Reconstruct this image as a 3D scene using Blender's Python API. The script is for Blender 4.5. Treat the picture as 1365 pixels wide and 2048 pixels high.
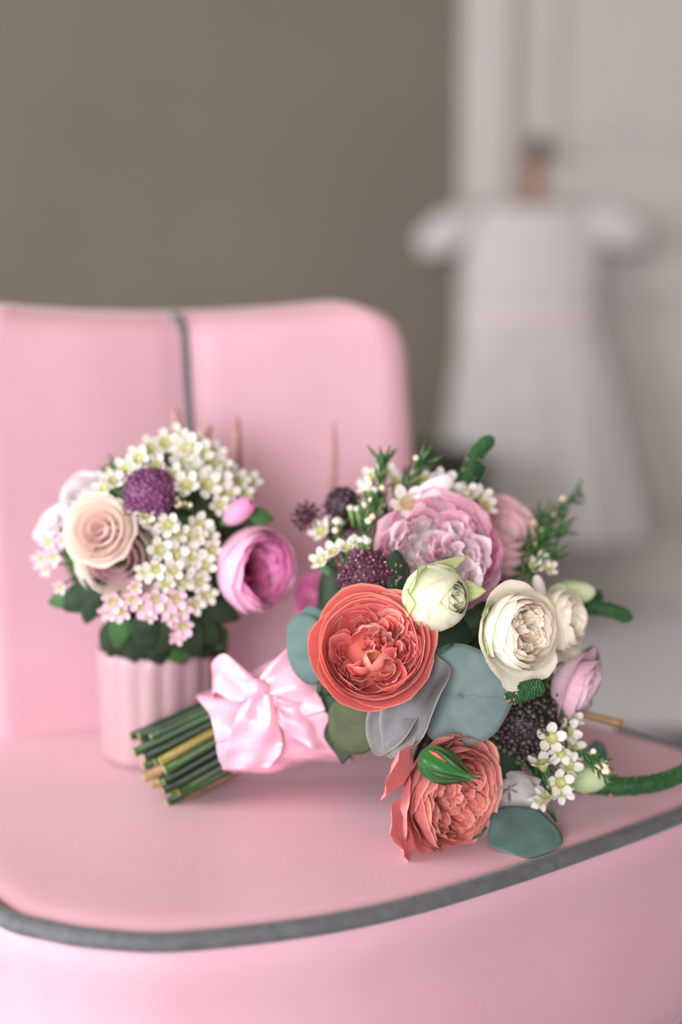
import bpy, math, random
from mathutils import Vector, Matrix, noise

for o in list(bpy.data.objects):
    bpy.data.objects.remove(o)
scene = bpy.context.scene
COL = scene.collection
PI = math.pi

# ------------------------------------------------------------------ camera
CAMZ = 0.875
PITCH = math.radians(10)
FPX = 2844.0            # 50 mm on a 36 mm tall frame, 2048 px high
cd = bpy.data.cameras.new('camera')
cam = bpy.data.objects.new('camera', cd)
COL.objects.link(cam)
cam.location = (0, 0, CAMZ)
cam.rotation_euler = (PI / 2 - PITCH, 0, 0)
cd.sensor_fit = 'VERTICAL'
cd.sensor_height = 36
cd.sensor_width = 24
cd.lens = 50
cd.clip_start = 0.02
cd.dof.use_dof = True
cd.dof.focus_distance = 1.018
cd.dof.aperture_fstop = 1.35
scene.camera = cam

# ------------------------------------------------------------------ world, lights, exposure
world = bpy.data.worlds.new('world')
scene.world = world
world.use_nodes = True
bg = world.node_tree.nodes['Background']
bg.inputs[0].default_value = (0.72, 0.82, 1.0, 1)
bg.inputs[1].default_value = 1.0

def area(name, loc, rot, sx, sy, power, color):
    l = bpy.data.lights.new(name, 'AREA')
    l.shape = 'RECTANGLE'; l.size = sx; l.size_y = sy
    l.energy = power; l.color = color
    o = bpy.data.objects.new(name, l)
    o.location = loc; o.rotation_euler = rot
    COL.objects.link(o)
    return o
# daylight entering through the window in the left wall and the one behind the camera
area('daylight_left_window', (-2.98, 0.3, 1.55), (0, math.radians(-90), 0), 1.9, 1.8, 125, (0.955, 0.962, 1.0))
area('daylight_rear_window', (-1.2, -4.18, 1.80), (math.radians(90), 0, 0), 2.2, 2.1, 290, (0.955, 0.962, 1.0))

vs = scene.view_settings
vs.view_transform = 'Standard'
vs.look = 'None'
vs.gamma = 1.0
vs.use_curve_mapping = False
vs.exposure = 0.07
try:
    scene.cycles.use_denoising = True
    scene.cycles.max_bounces = 8
    scene.cycles.diffuse_bounces = 5
    scene.cycles.transparent_max_bounces = 8
    scene.cycles.caustics_reflective = False
    scene.cycles.caustics_refractive = False
except Exception:
    pass

# ------------------------------------------------------------------ helpers
def srgb(r, g, b):
    f = lambda c: (c / 255 / 12.92) if c / 255 <= 0.04045 else ((c / 255 + 0.055) / 1.055) ** 2.4
    return (f(r), f(g), f(b), 1)

RIGHT = Vector((1, 0, 0))
FWD = Vector((0, math.cos(PITCH), -math.sin(PITCH)))
UP = Vector((0, math.sin(PITCH), math.cos(PITCH)))
CAM = Vector((0, 0, CAMZ))

def at(px, py, d):
    """world point seen at pixel (px,py) of the 1365x2048 frame, d metres in front of the lens"""
    return CAM + FWD * d + RIGHT * ((px - 682.5) / FPX * d) + UP * ((1024 - py) / FPX * d)

def face(r, u, t):
    """direction: right, up, towards the photographer"""
    return (RIGHT * r + UP * u - FWD * t).normalized()

def frame(z, roll=0.0, ref=None):
    z = z.normalized()
    ref = ref or UP
    x = ref.cross(z)
    if x.length < 1e-3:
        x = RIGHT.cross(z)
    x.normalize()
    y = z.cross(x)
    m = Matrix((x, y, z)).transposed().to_4x4()
    return m @ Matrix.Rotation(roll, 4, 'Z')

def sm(a, b, x):
    t = max(0.0, min(1.0, (x - a) / (b - a)))
    return t * t * (3 - 2 * t)

def mesh_obj(name, verts, faces, mat, parent=None, mw=None, smooth=True, uvs=None):
    me = bpy.data.meshes.new(name)
    me.from_pydata([tuple(v) for v in verts], [], faces)
    if uvs is not None:
        ul = me.uv_layers.new(name='UVMap')
        for lp in me.loops:
            ul.data[lp.index].uv = uvs[lp.vertex_index]
    if smooth:
        me.polygons.foreach_set('use_smooth', [True] * len(me.polygons))
    if mat:
        me.materials.append(mat)
    o = bpy.data.objects.new(name, me)
    COL.objects.link(o)
    if parent is not None:
        o.parent = parent
    if mw is not None:
        o.matrix_local = mw
    return o

def empty(name, loc=(0, 0, 0), parent=None, mw=None):
    o = bpy.data.objects.new(name, None)
    o.empty_display_size = 0.02
    COL.objects.link(o)
    o.location = loc
    if parent is not None:
        o.parent = parent
    if mw is not None:
        o.matrix_local = mw
    return o

def tag(o, label=None, cat=None, kind=None, group=None):
    if label: o['label'] = label
    if cat: o['category'] = cat
    if kind: o['kind'] = kind
    if group: o['group'] = group
    return o

class MB:
    """collects shapes for one mesh"""
    def __init__(s):
        s.v = []; s.f = []; s.uv = []
    def add(s, verts, faces, uvs=None):
        b = len(s.v)
        s.v += [Vector(v) for v in verts]
        s.f += [tuple(i + b for i in f) for f in faces]
        s.uv += uvs if uvs else [(0.5, 0.5)] * len(verts)
    def box(s, x0, x1, y0, y1, z0, z1):
        vs_ = [(x, y, z) for x in (x0, x1) for y in (y0, y1) for z in (z0, z1)]
        s.add(vs_, [(0, 1, 3, 2), (4, 6, 7, 5), (0, 4, 5, 1), (2, 3, 7, 6), (0, 2, 6, 4), (1, 5, 7, 3)])
    def tube(s, pts, rad, n=8, cap=True):
        vs_, fs, uvs = [], [], []
        pts = [Vector(p) for p in pts]
        m = len(pts)
        prev = None
        for i, p in enumerate(pts):
            d = (pts[min(i + 1, m - 1)] - pts[max(i - 1, 0)]).normalized()
            ref = prev if prev is not None else (Vector((0, 0, 1)) if abs(d.z) < 0.9 else Vector((1, 0, 0)))
            x = (ref - d * ref.dot(d)).normalized()
            prev = x
            y = d.cross(x)
            r = rad[i] if isinstance(rad, (list, tuple)) else rad
            for k in range(n):
                a = 2 * PI * k / n
                vs_.append(p + (x * math.cos(a) + y * math.sin(a)) * r)
                uvs.append((k / n, i / max(1, m - 1)))
        for i in range(m - 1):
            for k in range(n):
                a = i * n + k; b = i * n + (k + 1) % n
                fs.append((a, b, b + n, a + n))
        if cap:
            fs.append(tuple(range(n - 1, -1, -1)))
            fs.append(tuple((m - 1) * n + k for k in range(n)))
        s.add(vs_, fs, uvs)
    def ball(s, c, rx, ry=None, rz=None, nu=8, nv=6, rot=None):
        ry = ry or rx; rz = rz or rx
        vs_, fs, uvs = [], [], []
        for j in range(nv + 1):
            t = PI * j / nv
            for k in range(nu):
                a = 2 * PI * k / nu
                p = Vector((rx * math.sin(t) * math.cos(a), ry * math.sin(t) * math.sin(a), rz * math.cos(t)))
                if rot is not None: p = rot @ p
                vs_.append(p + Vector(c)); uvs.append((k / nu, j / nv))
        for j in range(nv):
            for k in range(nu):
                a = j * nu + k; b = j * nu + (k + 1) % nu
                fs.append((a, a + nu, b + nu, b))
        s.add(vs_, fs, uvs)
    def grid(s, rows, uvs=None):
        nr, nc = len(rows), len(rows[0])
        vs_ = [p for r in rows for p in r]
        fs = [(i * nc + j, i * nc + j + 1, (i + 1) * nc + j + 1, (i + 1) * nc + j) for i in range(nr - 1) for j in range(nc - 1)]
        u = uvs or [(j / (nc - 1), i / (nr - 1)) for i in range(nr) for j in range(nc)]
        s.add(vs_, fs, u)
    def build(s, name, mat, parent=None, mw=None, smooth=True):
        return mesh_obj(name, s.v, s.f, mat, parent, mw, smooth, s.uv)

def spline(pts, n):
    """Catmull-Rom through pts, n samples"""
    P = [Vector(p) for p in pts]
    if len(P) == 2:
        return [P[0].lerp(P[1], i / (n - 1)) for i in range(n)]
    P = [P[0] * 2 - P[1]] + P + [P[-1] * 2 - P[-2]]
    segs = len(P) - 3
    out = []
    for i in range(n):
        x = i / (n - 1) * segs
        k = min(int(x), segs - 1); t = x - k
        a, b, c, d = P[k:k + 4]
        out.append(0.5 * ((2 * b) + (c - a) * t + (2 * a - 5 * b + 4 * c - d) * t * t + (3 * b - a - 3 * c + d) * t ** 3))
    return out

def modifier(o, kind, **kw):
    m = o.modifiers.new(kind.lower(), kind)
    for k, v in kw.items(): setattr(m, k, v)
    return m

# ------------------------------------------------------------------ materials
def new_mat(name):
    m = bpy.data.materials.new(name)
    m.use_nodes = True
    nt = m.node_tree
    return m, nt, nt.nodes['Principled BSDF']

def N(nt, t, **kw):
    n = nt.nodes.new(t)
    for k, v in kw.items(): setattr(n, k, v)
    return n

def setin(n, **kw):
    for k, v in kw.items():
        n.inputs[k.replace('_', ' ')].default_value = v

def ramp(nt, stops):
    r = N(nt, 'ShaderNodeValToRGB')
    e = r.color_ramp.elements
    while len(e) < len(stops): e.new(0.5)
    for el, (p, c) in zip(e, stops):
        el.position = p; el.color = c
    return r

def noise_mix(nt, c1, c2, scale, detail=4, coord='Object', stretch=None, lo=0.35, hi=0.65):
    tc = N(nt, 'ShaderNodeTexCoord')
    src = tc.outputs[coord]
    if stretch:
        mp = N(nt, 'ShaderNodeMapping')
        mp.inputs['Scale'].default_value = stretch
        nt.links.new(src, mp.inputs[0]); src = mp.outputs[0]
    nz = N(nt, 'ShaderNodeTexNoise')
    setin(nz, Scale=scale, Detail=detail)
    nt.links.new(src, nz.inputs['Vector'])
    r = ramp(nt, [(lo, c1), (hi, c2)])
    nt.links.new(nz.outputs[0], r.inputs[0])
    return r.outputs[0], nz.outputs[0]

def add_bump(nt, bsdf, height, strength, dist):
    b = N(nt, 'ShaderNodeBump')
    b.inputs['Strength'].default_value = strength
    b.inputs['Distance'].default_value = dist
    nt.links.new(height, b.inputs['Height'])
    nt.links.new(b.outputs[0], bsdf.inputs['Normal'])

def plain(name, c1, c2, rough=0.6, scale=8, bump=0, bdist=0.001, bscale=None, sheen=0, spec=0.5, metal=0, coat=0, lo=0.35, hi=0.65):
    m, nt, b = new_mat(name)
    col, fac = noise_mix(nt, c1, c2, scale, lo=lo, hi=hi)
    nt.links.new(col, b.inputs['Base Color'])
    setin(b, Roughness=rough, Metallic=metal)
    b.inputs['Specular IOR Level'].default_value = spec
    b.inputs['Sheen Weight'].default_value = sheen
    b.inputs['Sheen Roughness'].default_value = 0.4
    b.inputs['Coat Weight'].default_value = coat
    b.inputs['Coat Roughness'].default_value = 0.35
    if bump:
        if bscale:
            _, fac = noise_mix(nt, c1, c2, bscale, detail=2)
        add_bump(nt, b, fac, bump, bdist)
    return m

def petal_mat(name, base, mid, tip, trans=0.35, vein=0.25, rough=0.55, p1=0.0, p2=0.45, p3=1.0, edge=None):
    """petal colour runs from base to tip along the petal, with fine lengthwise streaks"""
    m, nt, b = new_mat(name)
    uv = N(nt, 'ShaderNodeUVMap')
    sep = N(nt, 'ShaderNodeSeparateXYZ')
    nt.links.new(uv.outputs[0], sep.inputs[0])
    stops = [(p1, base), (p2, mid), (p3, tip)]
    if edge:
        stops = [(p1, base), (p2, mid), (p3 - 0.06, tip), (p3, edge)]
    r = ramp(nt, stops)
    nt.links.new(sep.outputs[1], r.inputs[0])
    mp = N(nt, 'ShaderNodeMapping')
    mp.inputs['Scale'].default_value = (26, 1.6, 1)
    nt.links.new(uv.outputs[0], mp.inputs[0])
    nz = N(nt, 'ShaderNodeTexNoise')
    setin(nz, Scale=1.0, Detail=3.0)
    nt.links.new(mp.outputs[0], nz.inputs['Vector'])
    mx = N(nt, 'ShaderNodeMix', data_type='RGBA', blend_type='MULTIPLY')
    vr = ramp(nt, [(0.3, (1 - vein, 1 - vein * 1.15, 1 - vein * 1.1, 1)), (0.6, (1, 1, 1, 1))])
    nt.links.new(nz.outputs[0], vr.inputs[0])
    mx.inputs[0].default_value = 1.0
    nt.links.new(r.outputs[0], mx.inputs[6]); nt.links.new(vr.outputs[0], mx.inputs[7])
    nt.links.new(mx.outputs[2], b.inputs['Base Color'])
    setin(b, Roughness=rough)
    b.inputs['Specular IOR Level'].default_value = 0.3
    b.inputs['Sheen Weight'].default_value = 0.15
    add_bump(nt, b, nz.outputs[0], 0.25, 0.0006)
    tr = N(nt, 'ShaderNodeBsdfTranslucent')
    nt.links.new(mx.outputs[2], tr.inputs[0])
    ms = N(nt, 'ShaderNodeMixShader')
    ms.inputs[0].default_value = trans
    nt.links.new(b.outputs[0], ms.inputs[1]); nt.links.new(tr.outputs[0], ms.inputs[2])
    nt.links.new(ms.outputs[0], nt.nodes['Material Output'].inputs[0])
    return m

def leaf_mat(name, c1, c2, veinc, edgec, rough=0.55, spot=None, trans=0.12):
    """leaf: UV x across (-1..1 -> 0..1), y along; second map holds distance from centre to rim"""
    m, nt, b = new_mat(name)
    col, fac = noise_mix(nt, c1, c2, 70, detail=5, lo=0.3, hi=0.7)
    uv = N(nt, 'ShaderNodeUVMap'); uv.uv_map = 'UVMap'
    sep = N(nt, 'ShaderNodeSeparateXYZ'); nt.links.new(uv.outputs[0], sep.inputs[0])
    def math_(op, a, b_=None, v=None):
        n = N(nt, 'ShaderNodeMath', operation=op)
        nt.links.new(a, n.inputs[0])
        if b_ is not None: nt.links.new(b_, n.inputs[1])
        if v is not None: n.inputs[1].default_value = v
        return n.outputs[0]
    nzw = N(nt, 'ShaderNodeTexNoise'); setin(nzw, Scale=9.0, Detail=2.0)
    nt.links.new(uv.outputs[0], nzw.inputs['Vector'])
    wob = math_('MULTIPLY', math_('SUBTRACT', nzw.outputs[0], v=0.5), v=0.06)
    xx = math_('ABSOLUTE', math_('SUBTRACT', math_('ADD', sep.outputs[0], wob), v=0.5))
    mid = ramp(nt, [(0.0, (1, 1, 1, 1)), (0.014, (0, 0, 0, 1))]); nt.links.new(xx, mid.inputs[0])
    # side veins run outwards and towards the tip
    sv = math_('SUBTRACT', math_('ADD', sep.outputs[1], math_('MULTIPLY', wob, v=1.6)), math_('MULTIPLY', xx, v=0.75))
    fr = math_('FRACT', math_('MULTIPLY', sv, v=5.0))
    svr = ramp(nt, [(0.0, (0.55, 0.55, 0.55, 1)), (0.05, (0, 0, 0, 1))]); nt.links.new(fr, svr.inputs[0])
    ve = math_('MAXIMUM', mid.outputs[0], svr.outputs[0])
    mx = N(nt, 'ShaderNodeMix', data_type='RGBA'); mx.inputs[7].default_value = veinc
    nt.links.new(math_('MULTIPLY', ve, v=0.55), mx.inputs[0]); nt.links.new(col, mx.inputs[6])
    uv2 = N(nt, 'ShaderNodeUVMap'); uv2.uv_map = 'Rim'
    sep2 = N(nt, 'ShaderNodeSeparateXYZ'); nt.links.new(uv2.outputs[0], sep2.inputs[0])
    er = ramp(nt, [(0.965, (0, 0, 0, 1)), (0.995, (1, 1, 1, 1))]); nt.links.new(sep2.outputs[0], er.inputs[0])
    mx2 = N(nt, 'ShaderNodeMix', data_type='RGBA'); mx2.inputs[7].default_value = edgec
    nt.links.new(math_('MULTIPLY', er.outputs[0], v=0.8), mx2.inputs[0]); nt.links.new(mx.outputs[2], mx2.inputs[6])
    out = mx2.outputs[2]
    if spot:
        vd = N(nt, 'ShaderNodeVectorMath', operation='DISTANCE')
        vd.inputs[1].default_value = (spot[0], spot[1], 0)
        nt.links.new(uv.outputs[0], vd.inputs[0])
        sd = math_('ADD', vd.outputs['Value'], math_('MULTIPLY', wob, v=1.2))
        sr = ramp(nt, [(spot[2] * 0.85, (1, 1, 1, 1)), (spot[2], (0, 0, 0, 1))]); nt.links.new(sd, sr.inputs[0])
        mx3 = N(nt, 'ShaderNodeMix', data_type='RGBA'); mx3.inputs[7].default_value = spot[3]
        nt.links.new(sr.outputs[0], mx3.inputs[0]); nt.links.new(out, mx3.inputs[6])
        out = mx3.outputs[2]
    nt.links.new(out, b.inputs['Base Color'])
    setin(b, Roughness=rough)
    b.inputs['Specular IOR Level'].default_value = 0.35
    add_bump(nt, b, ve, -0.3, 0.0005)
    tr = N(nt, 'ShaderNodeBsdfTranslucent'); nt.links.new(out, tr.inputs[0])
    ms = N(nt, 'ShaderNodeMixShader'); ms.inputs[0].default_value = trans
    nt.links.new(b.outputs[0], ms.inputs[1]); nt.links.new(tr.outputs[0], ms.inputs[2])
    nt.links.new(ms.outputs[0], nt.nodes['Material Output'].inputs[0])
    return m

M = {}
# setting
M['wall'] = plain('wall_paint', srgb(104, 95, 82), srgb(109, 100, 87), 0.85, 2.0, 0.05, 0.002, 60)
M['white_wall'] = plain('pale_wall_paint', srgb(212, 202, 194), srgb(220, 210, 202), 0.85, 2.0)
M['ceiling'] = plain('ceiling_paint', srgb(168, 156, 138), srgb(174, 162, 144), 0.9, 2.0)
M['door'] = plain('door_paint', srgb(171, 164, 160), srgb(176, 169, 165), 0.5, 3.0)
M['floor'] = plain('floor_paint', srgb(230, 226, 233), srgb(235, 231, 238), 0.6, 2.5)
M['slab'] = plain('dark_brown_slab', srgb(52, 45, 42), srgb(66, 57, 52), 0.95, 40, 0.4, 0.004, 300)
M['dark'] = plain('dark_wicker', srgb(46, 44, 42), srgb(60, 56, 52), 0.8, 30)
M['brass'] = plain('aged_brass', srgb(128, 92, 66), srgb(150, 112, 80), 0.4, 30, metal=0.5)
M['iron'] = plain('dark_iron', srgb(64, 55, 52), srgb(78, 68, 64), 0.5, 30, metal=0.3)
M['hanger'] = plain('hanger_wood', srgb(150, 110, 84), srgb(168, 124, 92), 0.5, 40)
M['dress'] = plain('dress_cotton', srgb(184, 180, 178), srgb(190, 186, 184), 0.9, 6)
M['sash'] = plain('dress_sash', srgb(198, 184, 184), srgb(203, 189, 189), 0.7, 6)
# chair
M['leather'] = plain('pink_leather', srgb(210, 161, 174), srgb(215, 168, 181), 0.5, 5, 0.22, 0.0006, 520, sheen=0.3, spec=0.5)
M['piping'] = plain('grey_suede_piping', srgb(84, 84, 88), srgb(97, 97, 102), 0.75, 120, 0.3, 0.0005, 900, sheen=0.3)
M['leg'] = plain('dark_wood', srgb(70, 48, 36), srgb(92, 64, 46), 0.45, 20)
M['vase'] = plain('pink_ceramic', srgb(176, 142, 148), srgb(181, 147, 153), 0.4, 4, coat=0.2)
# flowers
M['coral_out'] = petal_mat('coral_outer_petal', srgb(216, 118, 106), srgb(220, 108, 104), srgb(226, 116, 110), 0.2, 0.08, edge=srgb(246, 178, 152))
M['coral_in'] = petal_mat('coral_inner_petal', srgb(244, 140, 108), srgb(242, 118, 116), srgb(248, 136, 132), 0.25, 0.08, edge=srgb(253, 196, 174))
M['coral_pale'] = petal_mat('coral_pale_petal', srgb(246, 150, 138), srgb(251, 174, 168), srgb(252, 194, 188), 0.3, 0.14, edge=srgb(250, 196, 176))
M['coral_heart'] = petal_mat('coral_heart_petal', srgb(252, 214, 140), srgb(250, 184, 150), srgb(251, 166, 156), 0.3, 0.08)
M['coralb_out'] = petal_mat('dusky_coral_outer_petal', srgb(234, 140, 126), srgb(230, 136, 136), srgb(232, 138, 138), 0.2, 0.10, edge=srgb(246, 186, 168))
M['coralb_in'] = petal_mat('dusky_coral_inner_petal', srgb(206, 106, 92), srgb(230, 128, 118), srgb(238, 146, 136), 0.25, 0.14, edge=srgb(248, 188, 170))
M['peony'] = petal_mat('pink_peony_petal', srgb(253, 243, 236), srgb(253, 236, 240), srgb(252, 212, 228), 0.45, 0.06, edge=srgb(250, 188, 216))
M['peony_pale'] = petal_mat('pale_peony_petal', srgb(253, 247, 241), srgb(253, 244, 243), srgb(252, 234, 240), 0.45, 0.05)
M['peony_hot'] = petal_mat('bright_peony_petal', srgb(250, 212, 230), srgb(246, 166, 214), srgb(244, 148, 206), 0.3, 0.14)
M['cream'] = petal_mat('cream_petal', srgb(236, 240, 210), srgb(250, 247, 230), srgb(253, 249, 236), 0.25, 0.05, edge=srgb(250, 234, 212))
M['cream_in'] = petal_mat('cream_peach_petal', srgb(244, 190, 156), srgb(252, 228, 206), srgb(254, 247, 236), 0.3, 0.06, edge=srgb(250, 236, 216))
M['green_white'] = petal_mat('greenish_white_petal', srgb(208, 220, 172), srgb(232, 237, 206), srgb(243, 244, 220), 0.25, 0.05, edge=srgb(224, 218, 178))
M['green_petal'] = petal_mat('pale_green_petal', srgb(160, 186, 104), srgb(192, 210, 138), srgb(214, 224, 168), 0.25, 0.2, edge=srgb(180, 162, 104))
M['blush'] = petal_mat('blush_petal', srgb(251, 234, 228), srgb(251, 228, 230), srgb(249, 218, 224), 0.4, 0.06, edge=srgb(238, 184, 188))
M['mauve'] = petal_mat('mauve_pink_petal', srgb(248, 232, 236), srgb(246, 218, 229), srgb(243, 203, 220), 0.25, 0.12)
M['white_petal'] = petal_mat('white_petal', srgb(244, 236, 236), srgb(244, 236, 237), srgb(244, 237, 238), 0.3, 0.05)
M['sheer_petal'] = petal_mat('sheer_grey_white_petal', srgb(222, 218, 214), srgb(226, 222, 220), srgb(232, 228, 228), 0.45, 0.15)
M['wax_petal'] = petal_mat('waxflower_petal', srgb(226, 222, 200), srgb(236, 232, 224), srgb(240, 236, 231), 0.25, 0.08, rough=0.4)
M['wax_pink'] = petal_mat('pink_waxflower_petal', srgb(248, 214, 226), srgb(248, 206, 224), srgb(250, 218, 232), 0.25, 0.1, rough=0.4)
M['wax_eye'] = plain('waxflower_eye', srgb(150, 150, 84), srgb(184, 182, 124), 0.4, 200)
M['wax_bud'] = plain('waxflower_bud', srgb(240, 232, 206), srgb(230, 206, 160), 0.35, 100)
M['hot'] = petal_mat('ranunculus_petal', srgb(252, 226, 238), srgb(249, 192, 224), srgb(246, 150, 208), 0.25, 0.12)
M['hot_out'] = petal_mat('ranunculus_outer_petal', srgb(253, 232, 242), srgb(252, 216, 234), srgb(250, 196, 224), 0.25, 0.08)
M['hot_heart'] = petal_mat('ranunculus_heart', srgb(150, 50, 90), srgb(176, 70, 110), srgb(214, 110, 160), 0.25, 0.2)
M['pale_rose'] = petal_mat('pale_rose_petal', srgb(252, 238, 224), srgb(253, 241, 230), srgb(253, 243, 233), 0.4, 0.04)
M['pale_rose_in'] = petal_mat('pale_rose_inner_petal', srgb(252, 214, 210), srgb(252, 226, 222), srgb(253, 238, 233), 0.45, 0.04)
M['burgundy'] = plain('burgundy_floret', srgb(60, 26, 42), srgb(88, 40, 62), 0.55, 220)
M['burgundy_dark'] = plain('dark_burgundy_floret', srgb(32, 18, 23), srgb(52, 30, 37), 0.55, 220)
M['burgundy_tip'] = plain('burgundy_stamen_tip', srgb(196, 150, 168), srgb(160, 100, 128), 0.5, 220)
M['burgundy_bract'] = petal_mat('burgundy_bract', srgb(80, 40, 52), srgb(100, 48, 66), srgb(120, 62, 82), 0.2, 0.3)
M['seedgreen'] = plain('green_seed_floret', srgb(54, 60, 44), srgb(80, 84, 62), 0.5, 200)
M['purple'] = plain('purple_scabious', srgb(98, 48, 88), srgb(122, 64, 106), 0.6, 150)
M['spike'] = plain('green_spike_bud', srgb(30, 70, 36), srgb(48, 94, 48), 0.7, 260)
M['spike_pink'] = plain('pinkish_spike_bud', srgb(168, 120, 112), srgb(196, 150, 146), 0.6, 260)
M['stem'] = plain('green_stem', srgb(22, 48, 22), srgb(46, 80, 32), 0.45, 30)
M['stem_dark'] = plain('dark_green_stem', srgb(15, 32, 18), srgb(28, 50, 25), 0.5, 30)
M['stem_yellow'] = plain('yellow_green_stem', srgb(104, 96, 34), srgb(134, 118, 52), 0.45, 30)
M['stem_brown'] = plain('brown_woody_stem', srgb(120, 92, 60), srgb(164, 128, 90), 0.6, 60)
M['cut'] = plain('cut_stem_end', srgb(176, 170, 112), srgb(150, 140, 84), 0.6, 200)
M['needle'] = plain('needle_leaf_green', srgb(38, 76, 36), srgb(66, 106, 50), 0.45, 100)
M['calyx'] = plain('calyx_green', srgb(70, 116, 50), srgb(112, 148, 74), 0.45, 80)
M['bud_green'] = petal_mat('rosebud_sepal', srgb(32, 94, 36), srgb(40, 112, 44), srgb(60, 118, 50), 0.1, 0.3, rough=0.35)
M['bud_pale'] = petal_mat('pale_green_bud', srgb(150, 186, 112), srgb(192, 214, 156), srgb(226, 232, 200), 0.25, 0.2)
M['bud_red'] = plain('rosebud_red_line', srgb(176, 84, 70), srgb(196, 104, 86), 0.5, 100)
M['euc'] = leaf_mat('eucalyptus_leaf', srgb(98, 120, 121), srgb(118, 138, 138), srgb(84, 98, 98), srgb(150, 142, 120), spot=(0.22, 0.86, 0.085, srgb(132, 92, 96)))
M['euc2'] = leaf_mat('eucalyptus_leaf_mauve', srgb(106, 109, 111), srgb(120, 120, 122), srgb(110, 110, 112), srgb(168, 150, 130))
M['euc3'] = leaf_mat('eucalyptus_leaf_teal', srgb(80, 106, 104), srgb(98, 124, 120), srgb(80, 104, 100), srgb(128, 130, 100))
M['leaf_dark'] = leaf_mat('dark_green_leaf', srgb(34, 56, 36), srgb(48, 72, 46), srgb(40, 60, 40), srgb(52, 68, 44))
M['leaf_mid'] = leaf_mat('mid_green_leaf', srgb(52, 92, 50), srgb(74, 116, 62), srgb(50, 84, 46), srgb(84, 116, 60))
M['leaf_olive'] = leaf_mat('olive_leaf', srgb(62, 74, 46), srgb(80, 90, 58), srgb(78, 84, 52), srgb(110, 108, 70))
M['satin'] = plain('pink_satin', srgb(232, 170, 190), srgb(236, 178, 197), 0.26, 6, sheen=0.1, spec=0.8)

# ------------------------------------------------------------------ room shell
def structure(name, mb, mat, parent=None, smooth=False):
    o = mb.build(name, mat, parent, smooth=smooth)
    if parent is None: o['kind'] = 'structure'
    return o
X0, X1, Y0, Y1, ZC = -3.0, 2.3, -4.2, 3.5, 3.0
m = MB(); m.box(X0 - .15, X1 + .15, Y0 - .15, Y1 + .15, -0.1, 0); structure('floor', m, M['floor'])
m = MB(); m.box(X0 - .15, X1 + .15, Y0 - .15, Y1 + .15, ZC, ZC + .1); structure('ceiling', m, M['ceiling'])
m = MB(); m.box(X1, X1 + .15, Y0, Y1, 0, ZC); structure('wall_right', m, M['wall'])
# left wall with a window opening, rear wall with a window opening
m = MB()
wy0, wy1, wz0, wz1 = -0.6, 1.2, 0.60, 2.50
m.box(X0 - .15, X0, Y0, wy0, 0, ZC); m.box(X0 - .15, X0, wy1, Y1, 0, ZC)
m.box(X0 - .15, X0, wy0, wy1, 0, wz0); m.box(X0 - .15, X0, wy0, wy1, wz1, ZC)
structure('wall_left', m, M['wall'])
m = MB()
bx0, bx1, bz0, bz1 = -2.3, -0.1, 0.75, 2.85
m.box(X0, bx0, Y0 - .15, Y0, 0, ZC); m.box(bx1, X1, Y0 - .15, Y0, 0, ZC)
m.box(bx0, bx1, Y0 - .15, Y0, 0, bz0); m.box(bx0, bx1, Y0 - .15, Y0, bz1, ZC)
structure('wall_back', m, M['white_wall'])
# far wall with the doorway
dx0, dx1, dz1 = 0.40, 1.28, 2.08
m = MB()
m.box(X0, dx0 - .0, Y1, Y1 + .15, 0, ZC); m.box(dx1, X1, Y1, Y1 + .15, 0, ZC); m.box(dx0, dx1, Y1, Y1 + .15, dz1, ZC)
structure('wall_front', m, M['wall'])
m = MB(); m.box(X0, dx0 - .115, Y1 - .018, Y1, 0, .12); m.box(X0, dx0 - .115, Y1 - .012, Y1, .12, .135)
structure('baseboard_front', m, M['door'])
# door surround: two stepped architrave uprights and a head
t1 = empty('trim_1', (dx0, Y1, 0)); t1['kind'] = 'structure'
def part_box(name, mat, parent, boxes, bev=0.004):
    mb = MB()
    for b in boxes: mb.box(*b)
    px, py, pz = parent.location
    mb.v = [v - Vector((px, py, pz)) for v in mb.v]
    o = mb.build(name, mat, parent, smooth=False)
    if bev: modifier(o, 'BEVEL', width=bev, segments=2)
    return o
part_box('upright', M['door'], t1, [(dx0 - .115, dx0 + .002, Y1 - .03, Y1 + .01, 0, dz1 + .115)])
part_box('upright', M['door'], t1, [(dx1 - .002, dx1 + .115, Y1 - .03, Y1 + .01, 0, dz1 + .115)])
part_box('head', M['door'], t1, [(dx0 + .003, dx1 - .003, Y1 - .03, Y1 + .01, dz1, dz1 + .115)])
d1 = empty('door_1', (dx0, Y1, 0)); d1['kind'] = 'structure'
ys, yf = Y1 + .012, Y1 + .052
part_box('stile', M['door'], d1, [(dx0 + .004, dx0 + .118, ys, yf, .005, dz1 - .004)])
part_box('stile', M['door'], d1, [(dx1 - .118, dx1 - .004, ys, yf, .005, dz1 - .004)])
for z0, z1 in ((.005, .22), (.79, 1.105), (dz1 - .13, dz1 - .004)):
    part_box('rail', M['door'], d1, [(dx0 + .118, dx1 - .118, ys, yf, z0, z1)])
for z0, z1 in ((.22, .79), (1.105, dz1 - .13)):
    part_box('panel', M['door'], d1, [(dx0 + .118, dx1 - .118, ys + .022, yf - .006, z0, z1)], 0)
    part_box('panel_field', M['door'], d1, [(dx0 + .175, dx1 - .175, ys + .010, ys + .0225, z0 + .06, z1 - .06)], .008)
hd = empty('door_handle', (0, 0, 0), d1); hd['label'] = 'aged brass lock plate with dark round knob'
mb = MB(); mb.box(dx0 + .042, dx0 + .088, Y1 - .0, ys, 1.02, 1.17); 
mb.v = [v - d1.location for v in mb.v]
o = mb.build('lock_plate', M['brass'], hd, smooth=False); modifier(o, 'BEVEL', width=.006, segments=2)
mb = MB(); kx, kz = dx0 + .065, 1.135
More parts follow.
